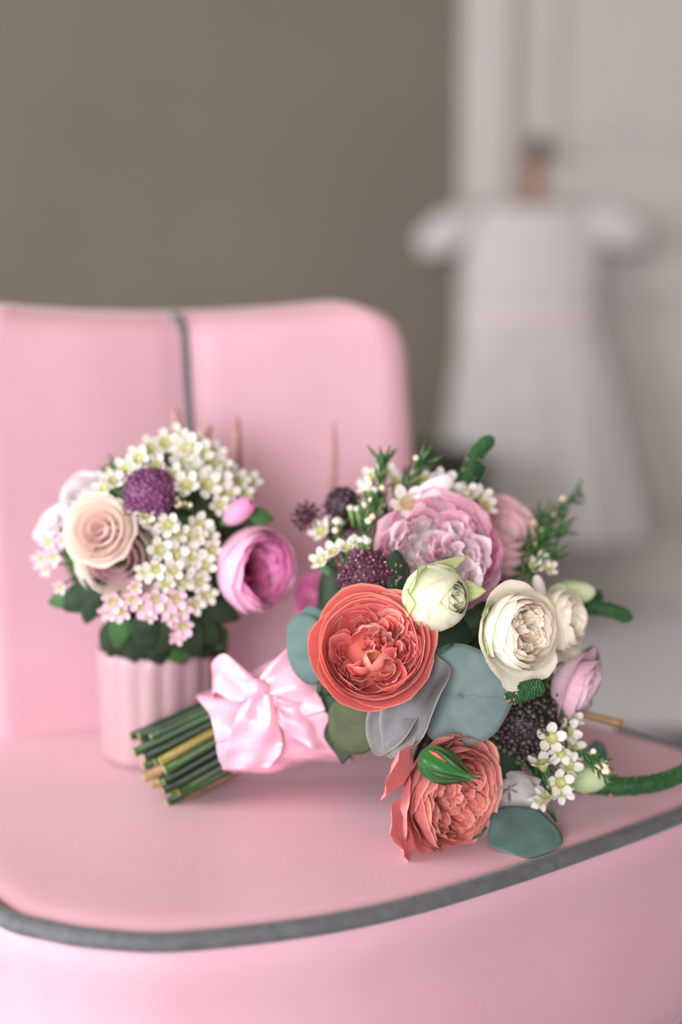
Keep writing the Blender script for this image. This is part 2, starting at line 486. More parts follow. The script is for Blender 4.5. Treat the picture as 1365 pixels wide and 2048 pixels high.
mb.tube([(kx, Y1, kz), (kx, Y1 - .03, kz)], .011, 12)
mb.ball((kx, Y1 - .048, kz), .028, .02, .028, 16, 10)
mb.v = [v - d1.location for v in mb.v]
mb.build('knob', M['iron'], hd)

# thin dark slab on the floor under the chair and the dark basket by the wall
mb = MB(); mb.box(-.75, 1.25, .45, 2.55, 0.0, .011)
o = mb.build('slab', M['slab'], smooth=False); modifier(o, 'BEVEL', width=.005, segments=2)
tag(o, 'dark brown thin slab on the pale floor behind the seat', 'slab')
bk = empty('basket', (0.16, 3.18, 0))
tag(bk, 'dark low basket on the floor between backrest and dress', 'basket')
mb = MB(); rows = []
for j in range(13):
    t = j / 12; r = .13 + .035 * math.sin(t * PI * .8)
    rows.append([(r * math.cos(2 * PI * k / 28) * (1 + .02 * (-1) ** (k + j)), r * math.sin(2 * PI * k / 28) * (1 + .02 * (-1) ** (k + j)), .44 * t + .001) for k in range(29)])
for j in range(6):
    t = 1 - j / 6; r = .115 + .03 * math.sin(t * PI * .8)
    rows.append([(r * math.cos(2 * PI * k / 28), r * math.sin(2 * PI * k / 28), .44 * t + .01) for k in range(29)])
mb.grid(rows)
mb.build('basket_wall', M['dark'], bk)
mb = MB(); mb.tube([(.155 * math.cos(a), .155 * math.sin(a), .44) for a in [2 * PI * k / 24 for k in range(25)]], .012, 6); mb.build('basket_rim', M['dark'], bk)

# ------------------------------------------------------------------ child's dress hanging on the door knob
dressroot = empty('child_dress', (.70, Y1 - .09, .2))
DX, DY = 0.452, Y1 - .105
dressroot.location = (DX, DY, .2)
tag(dressroot, 'small white short-sleeved dress hanging from the door knob', 'dress')
def dress_ring(z, hw, hd_, pleat, cx=0.0, n=72, np_=11):
    out = []
    for k in range(n + 1):
        a = 2 * PI * k / n
        w = 1 + pleat * math.sin(np_ * a + .6 * math.sin(3 * a))
        out.append((cx + hw * math.cos(a) * w, hd_ * math.sin(a) * w, z - .2))
    return out
mb = MB(); rows = []
sk = [(.735, .155, .05, 0, 0), (.68, .172, .055, .02, .004), (.60, .186, .06, .035, .01), (.50, .203, .066, .05, .018), (.40, .219, .072, .06, .026), (.30, .232, .078, .07, .034), (.225, .241, .082, .075, .04), (.205, .242, .082, .075, .04)]
for z, hw, hd_, pl, cx in sk: rows.append(dress_ring(z, hw, hd_, pl, cx))
mb.grid(rows); o = mb.build('skirt', M['dress'], dressroot); modifier(o, 'SOLIDIFY', thickness=.003)
mb = MB(); rows = []
for z, hw, hd_ in [(.735, .158, .052), (.80, .160, .055), (.88, .163, .055), (.95, .160, .052), (.985, .15, .045), (1.005, .125, .035)]:
    rows.append(dress_ring(z, hw, hd_, .012, 0, 72, 9))
mb.grid(rows); o = mb.build('bodice', M['dress'], dressroot); modifier(o, 'SOLIDIFY', thickness=.003)
mb = MB(); rows = []
for z, e in [(.715, .0), (.72, .006), (.745, .008), (.765, .006), (.77, 0)]:
    rows.append(dress_ring(z, .160 + e, .054 + e, 0))
mb.grid(rows); o = mb.build('sash', M['sash'], dressroot); o['label'] = 'pale pink waist sash'
for sgn in (-1, 1):
    mb = MB(); rows = []
    p0 = Vector((sgn * .12, 0, .78)); p1 = Vector((sgn * .268, -.015, .705 + (.02 if sgn > 0 else 0)))
    ax = (p1 - p0).normalized(); sx = Vector((0, 1, 0)); sy = ax.cross(sx)
    for j in range(9):
        t = j / 8; r = .030 + .022 * math.sin(t * PI) - .004 * t
        rows.append([tuple(p0.lerp(p1, t) + (sx * math.cos(2 * PI * k / 24) * .8 + sy * math.sin(2 * PI * k / 24)) * r * (1 + .05 * math.sin(6 * 2 * PI * k / 24))) for k in range(25)])
    mb.grid(rows); o = mb.build('sleeve', M['dress'], dressroot); modifier(o, 'SOLIDIFY', thickness=.003)
hg = empty('coat_hanger', (DX, DY, 1.0)); tag(hg, 'wooden hanger hooked over the door knob inside the dress', 'hanger')
mb = MB(); mb.tube([(-.13, 0, -.035), (-.07, 0, .0), (0, 0, .02), (.07, 0, .0), (.13, 0, -.035)], [.008, .01, .013, .01, .008], 10); mb.build('shoulder_bar', M['hanger'], hg)
mb = MB(); pts = [(0, 0, .02), (0, 0, .06)] + [(.0 + .022 * math.sin(a) * 1, .0, .098 - .024 * math.cos(a)) for a in [x * PI / 8 for x in range(-1, 12)]]
mb.tube([(p[0], p[1], p[2]) for p in pts], .0028, 6); mb.build('hook', M['iron'], hg)

# ------------------------------------------------------------------ armchair
P0 = Vector((-.105, .836, 0)); A30 = math.radians(30)
EU = Vector((math.cos(A30), math.sin(A30), 0)); EV = Vector((-math.sin(A30), math.cos(A30), 0))
UC = 0.21
ORG = P0 + EU * UC
chair_mw = Matrix.Translation(ORG) @ Matrix.Rotation(A30, 4, 'Z')   # local x along the front, y to the back
chair = empty('armchair', mw=chair_mw)
tag(chair, 'pink upholstered chair with grey piping that carries both bouquets', 'chair')
SEAT = 0.45
FRONT = [(-.288, .30), (-.298, .20), (-.2904, .106), (-.269, .067), (-.2448, .0402), (-.2046, .0123), (-.1264, -.0112), (-.0546, -.0199), (.0309, -.0166), (.1307, -.0059),
         (.2233, .0079), (.286, .0215), (.327, .054), (.337, .105), (.318, .19)]
REAR = [(.298, .30), (.275, .44), (.23, .505), (.1, .52), (-.1, .52), (-.23, .505), (-.275, .44)]
def seat_outline():
    """closed outline, counter-clockwise from the left side; bowed front edge, rounded corners"""
    c = [Vector((x, y, 0)) for x, y in FRONT + REAR]
    c = c[-3:] + c + c[:3]
    return spline(c, 60 * (len(c) - 1) + 1)[180:-181]
def resample(pts, n):
    L = [0]
    m_ = len(pts)
    for i in range(m_): L.append(L[-1] + (pts[(i + 1) % m_] - pts[i]).length)
    out = []; j = 0
    for i in range(n):
        t = L[-1] * i / n
        while L[j + 1] < t: j += 1
        f = (t - L[j]) / max(1e-9, L[j + 1] - L[j])
        out.append(pts[j].lerp(pts[(j + 1) % m_], f))
    return out
OUTL = resample(seat_outline(), 200)
CEN = Vector((0, .25, 0))
def seat_ring(scale, z, off):
    out = []
    n = len(OUTL)
    for i, p in enumerate(OUTL):
        tng = (OUTL[(i + 1) % n] - OUTL[i - 1]).normalized()
        nor = Vector((tng.y, -tng.x, 0))
        q = CEN + (p - CEN) * scale + nor * off
        out.append(Vector((q.x, q.y, z)))
    return out + [out[0]]
mb = MB(); rows = []
for sc_, z in [(0.0005, .452), (.02, .452), (.2, .452), (.4, .452), (.6, .4518), (.75, .4515), (.85, .452), (.91, .4525), (.95, .4515), (.975, .4475), (.988, .4425)]:
    rows.append(seat_ring(sc_, z, 0))
for off, z in [(-.002, .4395), (.0005, .430), (-.003, .41), (-.010, .385), (-.012, .34), (-.013, .29), (-.016, .25), (-.032, .222)]:
    rows.append(seat_ring(1.0, z, off))
rows.append(seat_ring(.5, .22, 0)); rows.append(seat_ring(.0005, .22, 0))
mb.grid(rows)
o = mb.build('seat', M['leather'], chair)
modifier(o, 'SUBSURF', levels=1, render_levels=1)
mb = MB()
mb.tube([Vector((p.x, p.y, .4455)) for p in spline([(x, y, 0) for x, y in FRONT], 160)], .0066, 12)
o = mb.build('seat_piping', M['piping'], chair); o['label'] = 'grey suede piping round the seat edge'
# backrest
BW = .213; ZB, ZT = .40, .835
def back_front(a, b):
    """a -1..1 across, b 0..1 up -> half width and heights; returns local point of the front skin"""
    top = ZT - .006 + .012 * abs(a) ** 1.6
    z = ZB + (top - ZB) * b
    rc = .055; dz = max(0, z - (top - rc))
    u = a * (BW * (1.05 - .05 * b) - (rc - math.sqrt(max(0, rc * rc - dz * dz))) * abs(a) ** 2)
    lean = .405 + (z - SEAT) * .10
    wing = -.24 * u - .018 * abs(a) ** 3                  # set at a slight angle to the bowed seat, ends a little forward
    groove = .004 * math.exp(-(u / .016) ** 2) - .006 * sm(0, .10, abs(u))
    return u, z, lean, wing + groove
mb = MB(); rows = []; NA, NB = 60, 36
def rounded(a, b, side):
    ea = max(0, abs(a) - .80) / .20; eb = max(0, b - .94) / .06
    q = min(1, math.hypot(ea, eb))
    if ea > 0 and eb > 0 and math.hypot(ea, eb) > 1:
        h = math.hypot(ea, eb); ea /= h; eb /= h
        a = math.copysign(.80 + .20 * ea, a); b = .94 + .06 * eb
    u, z, lean, w = back_front(a, b)
    u += .001
    th = .048 * math.sqrt(max(0, 1 - q ** 2.2))
    return Vector((u, lean + w + .048 + (-th if side == 0 else th), z))
for side in (0, 1):
    r_ = []
    for j in range(NB + 1):
        b = 1 - (1 - j / NB) ** 1.5
        row = []
        for i in range(NA + 1):
            x = -1 + 2 * i / NA
            a = math.sin(x * PI / 2) * .55 + x * .45
            row.append(rounded(a, b, side))
        r_.append(row)
    if side: r_ = [list(reversed(q)) for q in r_]
    mb.grid(r_)
o = mb.build('backrest', M['leather'], chair)
modifier(o, 'WELD', merge_threshold=.0008)
modifier(o, 'SUBSURF', levels=1, render_levels=1)
mb = MB()
line = [rounded(0, b, 0) + Vector((0, .003, 0)) for b in [1 - (1 - j / 24) ** 1.5 for j in range(25)]]
line = line[:-1]
mb.tube(line, .0056, 10)
o = mb.build('backrest_piping', M['piping'], chair); o['label'] = 'grey suede piping down the middle of the backrest'
for sx_, sy_ in ((-.2, .08), (.2, .08), (-.19, .42), (.19, .42)):
    mb = MB(); mb.tube([(sx_ * 1.12, sy_ + (sy_ - .25) * .15, .0135), (sx_, sy_, .235)], [.012, .021], 14)
    mb.build('leg', M['leg'], chair)

# ------------------------------------------------------------------ flower building blocks
def petal(parent, mat, phi, R, H, th=100, W=0.8, k=0.25, kp=2.5, curl=0.0, cv=0.75, ruf=0.04, seed=0, z0=0.0, off=(0, 0), spiral=0.04,
          roll=0.0, ns=10, nv=8, r0=0.0, tilt=0.0, name='petal', freq=2.2, tip=0.0, fold=0.0):
    """one petal of a cup-shaped flower whose axis is +z; R widest radius, H height, th how far the profile closes (deg)"""
    thm = math.radians(th)
    verts, uvs = [], []
    sd = seed * 7.31
    for j in range(nv + 1):
        t = j / nv
        for i in range(ns + 1):
            s_ = -1 + 2 * i / ns
            v = t * (1 - k * abs(s_) ** kp) + tip * t * max(0, 1 - abs(s_) * 2.2) * .2
            a = thm * v
            r = r0 + (R - r0) * math.sin(a) / (1 if th > 90 else math.sin(thm))
            z = H * (1 - math.cos(a)) / (1 - math.cos(thm))
            c = max(0, (v - cv) / (1 - cv))
            r += curl * R * c * c
            z -= abs(curl) * R * .55 * c * c * c
            e = abs(s_) ** 3
            r += roll * R * e * v
            r *= 1 + spiral * s_
            ph = W * s_ * (.30 + .70 * sm(0, .55, v))
            n1 = noise.noise(Vector((s_ * freq, v * 1.6, sd)))
            n2 = noise.noise(Vector((s_ * freq * 2.3, v * 3.1, sd + 40)))
            r += R * ruf * v * (n1 + .5 * n2) * 1.6
            z += R * ruf * v * v * (noise.noise(Vector((s_ * freq * 1.7, 3.3, sd + 9))) * 1.3)
            r += fold * R * (1 - abs(s_)) * v
            verts.append(Vector((r * math.cos(ph), r * math.sin(ph), z)))
            uvs.append((i / ns, t))
    rot = Matrix.Rotation(phi, 4, 'Z')
    if tilt: rot = rot @ Matrix.Rotation(tilt, 4, 'Y')
    tr = Matrix.Translation((off[0], off[1], z0)) @ rot
    verts = [tr @ v for v in verts]
    nc = ns + 1
    faces = [(j * nc + i, j * nc + i + 1, (j + 1) * nc + i + 1, (j + 1) * nc + i) for j in range(nv) for i in range(ns)]
    return mesh_obj(name, verts, faces, mat, parent, uvs=uvs)

def calyx(parent, R, mat=None, n=5, L=1.0, spread=.5):
    mb = MB()
    mb.ball((0, 0, -R * .26), R * .24, R * .24, R * .24, 10, 6)
    for i in range(n):
        a = 2 * PI * i / n
        rows = []
        for j in range(6):
            t = j / 5
            w = R * .22 * (1 - t) ** .8
            rr = R * .25 + R * spread * t * L; zz = -R * .14 + R * .35 * t * t
            rows.append([(rr * math.cos(a) - sgn * w * math.sin(a), rr * math.sin(a) + sgn * w * math.cos(a), zz - abs(sgn) * .02 * R) for sgn in (-1, 0, 1)])
        mb.grid(rows)
    return mb.build('calyx', mat or M['calyx'], parent)

HEART = {}
def flower_root(name, parent, centre, facing, roll, depth, label=None):
    """empty at the flower's base; centre is the point where its open face lies, depth the height of the bloom"""
    mw = Matrix.Translation(centre - facing * depth) @ frame(facing, roll)
    o = empty(name, parent=parent, mw=mw)
    if label: o['label'] = label
    stalk(parent, centre - facing * (depth + .002), -facing, .0009 if name == 'waxflower' else .0022)
    return o

def stalk(parent, p, d, r, name='stalk'):
    """thin stem from a bloom or leaf at p, leaving in direction d, into the middle of its bouquet"""
    c = HEART[parent.name]
    L = (c - p).length
    if L < .02: return
    q = p + d * min(.02, L * .25)
    mb = MB(); mb.tube(spline([p, q, p.lerp(c, .55) + d * .004, p.lerp(c, .9)], 8), r, 6)
    mb.build(name, M['needle' if r < .0015 else 'stem_dark'], parent)

BQ = empty('flower_bouquet')      # placed below
HEART[BQ.name] = at(880, 1330, 1.150)
tag(BQ, 'ribbon-tied bouquet with coral roses lying on its side on the seat', 'bouquet')

def garden_rose(name, parent, centre, facing, roll, R, mats, seed, label, rings, fans=5, fan_n=5, fan_z=.16, fan_h=.42, heart=True, hi=1, depth=.7, fan_r=.36, fan_R=.30, fan_ruf=.10, fill=14):
    """cabbage-style rose: rings of cupped petals round quartered, crumpled inner petals"""
    rnd = random.Random(seed)
    root = flower_root(name, parent, centre, facing, roll, R * depth, label)
    calyx(root, R)
    ns, nv = (14, 10) if hi else (9, 7)
    for ri, g in enumerate(rings):
        n = g['n']
        for i in range(n):
            ph = 2 * PI * (i + .5 * (ri % 2)) / n + rnd.uniform(-.12, .12) + g.get('ph', 0)
            petal(root, M[g.get('m', mats[0])], ph, R * g['R'] * rnd.uniform(.97, 1.03), R * g['H'] * rnd.uniform(.95, 1.06), g.get('th', 95), W=g.get('W', PI / n * 1.35),
                  k=g.get('k', .18), kp=g.get('kp', 2.5), curl=g.get('curl', 0) * rnd.uniform(.6, 1.3), ruf=g.get('ruf', .03), seed=seed * 10 + ri * 20 + i, roll=g.get('roll', 0.03), ns=ns, nv=nv, tip=g.get('tip', 0), spiral=.05, cv=g.get('cv', .75))
    a0 = rnd.uniform(0, 1)
    mb = MB(); mb.ball((0, 0, R * fan_z * .8), R * .66, R * .66, R * fan_h * .22, 20, 10)
    mb.build('petal_base', M[mats[1]], root)
    for q in range(fans):
        aq = a0 + 2 * PI * q / fans + rnd.uniform(-.15, .15)
        c = (R * fan_r * math.cos(aq), R * fan_r * math.sin(aq))
        for j in range(fan_n):
            f = 1 - j / fan_n * .80
            petal(root, M[rnd.choice(mats[1:])], aq + rnd.uniform(-.5, .5), R * fan_R * f * rnd.uniform(.9, 1.1), R * fan_h * rnd.uniform(.85, 1.12) * (.88 + .12 * f), rnd.uniform(80, 120), W=rnd.uniform(1.1, 1.7),
                  k=.24, ruf=fan_ruf, seed=seed * 31 + q * 11 + j, z0=R * fan_z, off=c, ns=14 if hi else 8, nv=9 if hi else 6, freq=3.0, roll=rnd.uniform(-.1, .2), spiral=.08, curl=rnd.uniform(-.1, .25))
    for j in range(fill):
        a = rnd.uniform(0, 6.28); rr = R * fan_r * rnd.uniform(.1, 1.45)
        petal(root, M[rnd.choice(mats[1:])], a + rnd.choice((0, PI)) + rnd.uniform(-.6, .6), R * rnd.uniform(.14, .26), R * fan_h * rnd.uniform(.85, 1.08), rnd.uniform(75, 125), W=rnd.uniform(.9, 1.4), k=.28, ruf=fan_ruf * 1.4,
              seed=seed * 57 + j, z0=R * fan_z, off=(rr * math.cos(a), rr * math.sin(a)), ns=12, nv=8, freq=3.4, spiral=.1, curl=rnd.uniform(-.1, .4))
    if heart:
        for j in range(4):
            petal(root, M[mats[-1]], a0 + j * 1.7, R * (.20 - .03 * j), R * (fan_h + .02 - .05 * j), 125, W=1.1, k=.2, ruf=.06, seed=seed + 77 + j, z0=R * fan_z, ns=10, nv=8, off=(R * .05, -R * .08))
    return root

def bloom_ball(name, parent, centre, facing, R, mat, matt, seed, label, n=130, bract=None, tipsize=.06, flat=.75):
    """pincushion head: dome of tiny florets, pale stamen tips, optional ring of bracts"""
    rnd = random.Random(seed)
    root = flower_root(name, parent, centre, facing, rnd.uniform(0, 6), R * .5, label)
    mb = MB(); mt = MB()
    mb.ball((0, 0, R * .25), R * .78, R * .78, R * .62 * flat / .75, 16, 10)
    for i in range(n):
        f = (i + .5) / n
        zz = 1 - 1.25 * f; a = i * 2.39996
        rr = math.sqrt(max(0, 1 - zz * zz))
        d = Vector((rr * math.cos(a), rr * math.sin(a), zz * flat))
        L = R * rnd.uniform(.86, 1.05)
        p = Vector((0, 0, R * .25)) + d * L * .8
        mb.ball(p, R * rnd.uniform(.08, .13), nu=5, nv=4)
        if rnd.random() < .6:
            q = Vector((0, 0, R * .25)) + (d + Vector((rnd.uniform(-.15, .15), rnd.uniform(-.15, .15), 0))) * L * 1.0
            mt.ball(q, R * tipsize * rnd.uniform(.5, 1), nu=5, nv=4)
    o = mb.build('floret_dome', mat, root); o['kind'] = 'stuff'
    o = mt.build('stamen_tips', matt, root); o['kind'] = 'stuff'
    if bract:
        for i in range(12):
            petal(root, bract, 2 * PI * i / 12, R * 1.15, R * .35, 70, W=.24, k=.75, kp=1.3, ruf=.05, seed=seed + i, z0=-R * .1, ns=4, nv=5, name='bract')
    return root

def starburst(name, parent, centre, facing, R, mat, seed, label, n=46):
    """small spiky umbel head: pins radiating from the centre, each with a knob"""
    rnd = random.Random(seed)
    root = flower_root(name, parent, centre, facing, 0, R * .3, label)
    mb = MB()
    mb.ball((0, 0, R * .1), R * .45, nu=10, nv=8)
    for i in range(n):
        zz = 1 - 1.5 * (i + .5) / n; a = i * 2.39996; rr = math.sqrt(max(0, 1 - zz * zz))
        d = Vector((rr * math.cos(a), rr * math.sin(a), zz)) * R * rnd.uniform(.8, 1.05)
        mb.tube([d * .2, d * .9], [R * .07, R * .04], 4)
        mb.ball(d, R * .10, nu=5, nv=4)
    o = mb.build('pin_cluster', mat, root); o['kind'] = 'stuff'
    return root

WAXMESH = {}
def waxflower(parent, centre, facing, R, roll=0, mat='wax_petal', detail=True, label=None, n=5, cup=.35):
    """five round petals round a green-yellow saucer"""
    root = flower_root('waxflower', parent, centre, facing, roll, R * .25, label)
    key = (mat, detail, n, cup)
    if key not in WAXMESH:
        pv = []
        def petal_mb(phi):
            mb = MB(); rows = []
            for j in range(6):
                t = j / 5
                rr = .36 + .64 * t
                w = .35 * math.sin(PI * min(1, (.16 + .80 * t))) ** .6
                rows.append([Vector((rr, s_ * w, .05 + cup * t ** 1.5 + .10 * s_ * s_ * (.3 + t))) for s_ in (-1, -.5, 0, .5, 1)])
            mb.grid(rows)
            rot = Matrix.Rotation(phi, 4, 'Z'); mb.v = [rot @ v for v in mb.v]
            return mb
        if detail:
            pv = [petal_mb(2 * PI * i / n) for i in range(n)]
        else:
            allp = MB()
            for i in range(n):
                q = petal_mb(2 * PI * i / n); allp.add(q.v, q.f, q.uv)
            pv = [allp]
        objs = []
        for q in pv:
            me_o = q.build('petal' if detail else 'corolla', M[mat]); objs.append(me_o.data); bpy.data.objects.remove(me_o)
        eye = MB(); rows = []
        for rr, zz in ((.02, .0), (.20, .02), (.33, .08), (.39, .16), (.42, .13), (.34, -.12), (.20, -.42), (.05, -.52)):
            rows.append([(rr * math.cos(2 * PI * k / 12), rr * math.sin(2 * PI * k / 12), zz) for k in range(13)])
        eye.grid(rows)
        if detail:
            for k in range(10):
                a = 2 * PI * k / 10; eye.ball((.36 * math.cos(a), .36 * math.sin(a), .20), .045, nu=5, nv=4)
        eo = eye.build('eye', M['wax_eye']); objs.append(eo.data); bpy.data.objects.remove(eo)
        WAXMESH[key] = objs
    for me in WAXMESH[key]:
        o = bpy.data.objects.new(me.name.split('.')[0], me); COL.objects.link(o); o.parent = root
        o.scale = (R, R, R)
    return root

def stem_mesh(parent, pts, r, mat, n=8, name='stem', samples=10):
    mb = MB(); mb.tube(spline(pts, samples), r, n)
    return mb.build(name, mat, parent)

def spike(parent, pts, r, mat, seed, label=None, name='flower_spike', mat2=None, mix=0.0, size=.16, rows=34, tiptaper=.7):
    """veronica spike: curved tapering rod packed with little buds"""
    rnd = random.Random(seed)
    P = spline(pts, rows)
    root = MB(); two = MB()
    rad = [r * (1 - (1 - tiptaper) * (i / (rows - 1))) * (1 if i < rows - 3 else (.85, .62, .32)[i - rows + 3]) for i in range(rows)]
    root.tube(P, [x * .85 for x in rad], 10)
    for i in range(rows):
        d = (P[min(i + 1, rows - 1)] - P[max(i - 1, 0)]).normalized()
        x = d.orthogonal().normalized(); y = d.cross(x)
        m_ = 11
        for k in range(m_):
            a = 2 * PI * (k + .5 * (i % 2)) / m_
            nrm = x * math.cos(a) + y * math.sin(a)
            t = two if (mat2 and rnd.random() < mix * (1 - i / rows * 1.6)) else root
            t.ball(P[i] + nrm * rad[i] * .92, r * size * rnd.uniform(.8, 1.3), nu=5, nv=4)
    o = root.build(name, mat, parent)
    if label: o['label'] = label
    stalk(parent, P[0], (P[0] - P[1]).normalized(), r * .45)
    if mat2 and two.v:
        q = two.build('open_buds', mat2, o); q['kind'] = 'stuff'
    return o

def leaf(parent, centre, normal, tipdir, L, Wd, mat, bend=.15, cup=.1, seed=1, name='leaf', label=None, shape='round', thick=.0007, ripple=.03):
    """flat-bladed leaf; centre is the blade's middle, tipdir runs along the midrib"""
    n_ = normal.normalized(); y = (tipdir - n_ * tipdir.dot(n_)).normalized(); x = y.cross(n_)
    verts, uvs, rim, faces = [], [], [], []
    NR, NA = 9, 40
    for j in range(NR + 1):
        rr = j / NR
        for k in range(NA):
            a = 2 * PI * k / NA
            c, s_ = math.cos(a), math.sin(a)
            if shape == 'round':
                rad = 1 + .03 * math.sin(3 * a + seed) + .025 * math.sin(5 * a + seed * 2) + (.06 * max(0, s_) ** 12) - .10 * max(0, -s_) ** 10
                px, py = c * rad, s_ * rad
            else:
                px = c * (1 - .55 * abs(s_) ** 2.2) * (1 - .12 * s_); py = s_ * (1 + .02 * math.sin(a * 4))
            px *= rr; py *= rr
            zz = -bend * py * py - cup * px * px * (1 if cup > 0 else 1) + ripple * rr * noise.noise(Vector((px * 1.6, py * 1.6, seed * 3.7)))*2
            verts.append(centre + x * (px * Wd / 2) + y * (py * L / 2) + n_ * (zz * L / 2))
            uvs.append((.5 + px * .5, .5 + py * .5)); rim.append((rr, 0))
    for j in range(NR):
        for k in range(NA):
            a = j * NA + k; b = j * NA + (k + 1) % NA
            faces.append((a, a + NA, b + NA, b))
    me_o = mesh_obj(name, verts, faces, mat, parent, uvs=uvs)
    ul = me_o.data.uv_layers.new(name='Rim')
    for lp in me_o.data.loops: ul.data[lp.index].uv = rim[lp.vertex_index]
    modifier(me_o, 'SOLIDIFY', thickness=thick, offset=0)
    if label: me_o['label'] = label
    if name == 'eucalyptus_leaf' or label:
        stalk(parent, centre - y * (L * .47), -y * .5 - n_ * .5, .0010, 'leaf_stalk')
    return me_o

def needle_sprig(parent, pts, n, L, seed, mat='needle', name='waxflower_sprig', label=None, buds=0, budmat='wax_bud', width=.0011):
    """twig with narrow needle leaves and pin-head buds"""
    rnd = random.Random(seed)
    P = spline(pts, 24)
    mb = MB(); mb.tube(P, [.0011 * (1 - .5 * i / 23) for i in range(24)], 6)
    bd = MB()
    for i in range(n):
        t = .2 + .8 * (i + .5) / n
        p = P[min(23, int(t * 23))]; d = (P[min(23, int(t * 23) + 1)] - P[max(0, int(t * 23) - 1)]).normalized()
        x = d.orthogonal().normalized(); y = d.cross(x); a = i * 2.4 + rnd.uniform(-.4, .4)
        nrm = x * math.cos(a) + y * math.sin(a)
        e = p + (d * rnd.uniform(.65, .95) + nrm * rnd.uniform(.35, .75)) * L * rnd.uniform(.7, 1.1)
        mid = p.lerp(e, .5) + nrm * L * .06
        mb.tube([p, mid, e], [width * .7, width, width * .25], 5)
    for i in range(buds):
        t = rnd.uniform(.35, .95); p = P[int(t * 23)]
        q = p + Vector((rnd.uniform(-1, 1), rnd.uniform(-1, 1), rnd.uniform(-1, 1))).normalized() * L * rnd.uniform(.3, .6)
        mb.tube([p, q], .0006, 5); bd.ball(q, .0026 * rnd.uniform(.8, 1.2), nu=8, nv=6)
    o = mb.build(name, M[mat], parent)
    if label: o['label'] = label
    if buds: bd.build('bud', M[budmat], o)
    return o

# ================================================================== main bouquet
B = BQ
# ---- coral garden rose facing the lens
RA = .0402
ringsA = [
    dict(n=5, R=1.07, H=.80, th=82, k=.18, kp=2.2, curl=.08, cv=.62, ruf=.035, W=1.02, roll=.01, ph=.45, tip=.3),
    dict(n=4, R=.96, H=.96, th=90, k=.14, curl=.05, cv=.8, ruf=.022, W=1.15, ph=1.1),
    dict(n=5, R=.90, H=1.02, th=97, k=.11, ruf=.018, W=.95, m='coral_in', curl=.03, cv=.85),
    dict(n=5, R=.86, H=1.01, th=99, k=.12, ruf=.020, W=.92, m='coral_in', curl=.02),
    dict(n=6, R=.81, H=.95, th=100, k=.14, ruf=.030, W=.78, m='coral_in'),
]
rA = garden_rose('coral_rose', B, at(744, 1290, 1.020), face(-.08, .30, .95), 0.0, RA, ['coral_out', 'coral_in', 'coral_in', 'coral_pale'], 5, 'open coral garden rose facing the lens', ringsA, fans=6, fan_n=5, fan_z=.20, fan_h=.66, depth=.96, fan_r=.44, fan_R=.36, fan_ruf=.13, heart=False, fill=22)
# folded petals of its heart: a pale hood above, a yellowish bulb below
for mt, ph, ox, oy, R_, H_, th, W_ in (('coral_pale', 1.75, -.05, .10, .36, .60, 138, .75), ('coral_pale', 1.25, .02, .16, .30, .66, 140, .6), ('coral_in', 2.3, -.10, .10, .30, .58, 130, .6),
                                       ('coral_heart', -.6, .02, -.20, .20, .62, 158, 1.3), ('coral_heart', 1.6, .02, -.20, .19, .60, 150, 1.3), ('coral_heart', 3.6, .02, -.20, .20, .61, 155, 1.2), ('coral_in', -1.6, -.22, -.30, .17, .60, 150, 1.2), ('coral_in', -1.2, -.36, -.22, .16, .58, 140, 1.3)):
    petal(rA, M[mt], ph, RA * R_, RA * H_, th, W=W_, k=.2, ruf=.05, seed=int(ph * 37) + 900, z0=RA * .28, off=(RA * ox, RA * oy), ns=14, nv=12, freq=3)
# ---- coral rose resting on the seat
RB = .0415
ringsB = [
    dict(n=4, R=1.06, H=.70, th=80, k=.22, curl=.10, ruf=.05, W=.85, ph=2.2),
    dict(n=5, R=.98, H=.80, th=90, k=.18, curl=.06, ruf=.05, W=.95, ph=1.8),
    dict(n=5, R=.86, H=.90, th=100, k=.16, ruf=.05, W=.90),
    dict(n=6, R=.78, H=.92, th=106, k=.16, ruf=.06, W=.75, m='coralb_in'),
    dict(n=6, R=.68, H=.88, th=104, k=.18, ruf=.08, W=.70, m='coralb_in'),
]
rB = garden_rose('coral_rose', B, at(918, 1596, 1.030), face(.60, -.16, .78), 0.0, RB, ['coralb_out', 'coralb_in', 'coralb_in'], 8, 'dusky coral rose resting on the seat', ringsB, fans=6, fan_n=5, fan_z=.24, fan_h=.64, depth=.78, heart=False, fan_r=.36, fan_R=.30, fan_ruf=.18, fill=16)
for ph, rr, hh, ww, cu, zz in ((2.70, 1.62, .78, .50, .02, -.06), (3.80, 1.42, .74, .52, .02, -.04), (2.1, 1.15, .85, .6, .1, 0), (3.3, 1.22, .9, .62, .05, 0)):
    petal(rB, M['coralb_out'], ph, RB * rr, RB * hh, 84, W=ww, k=.34, kp=2.2, curl=cu, ruf=.07, seed=int(ph * 100), ns=12, nv=10, z0=RB * zz, r0=0)
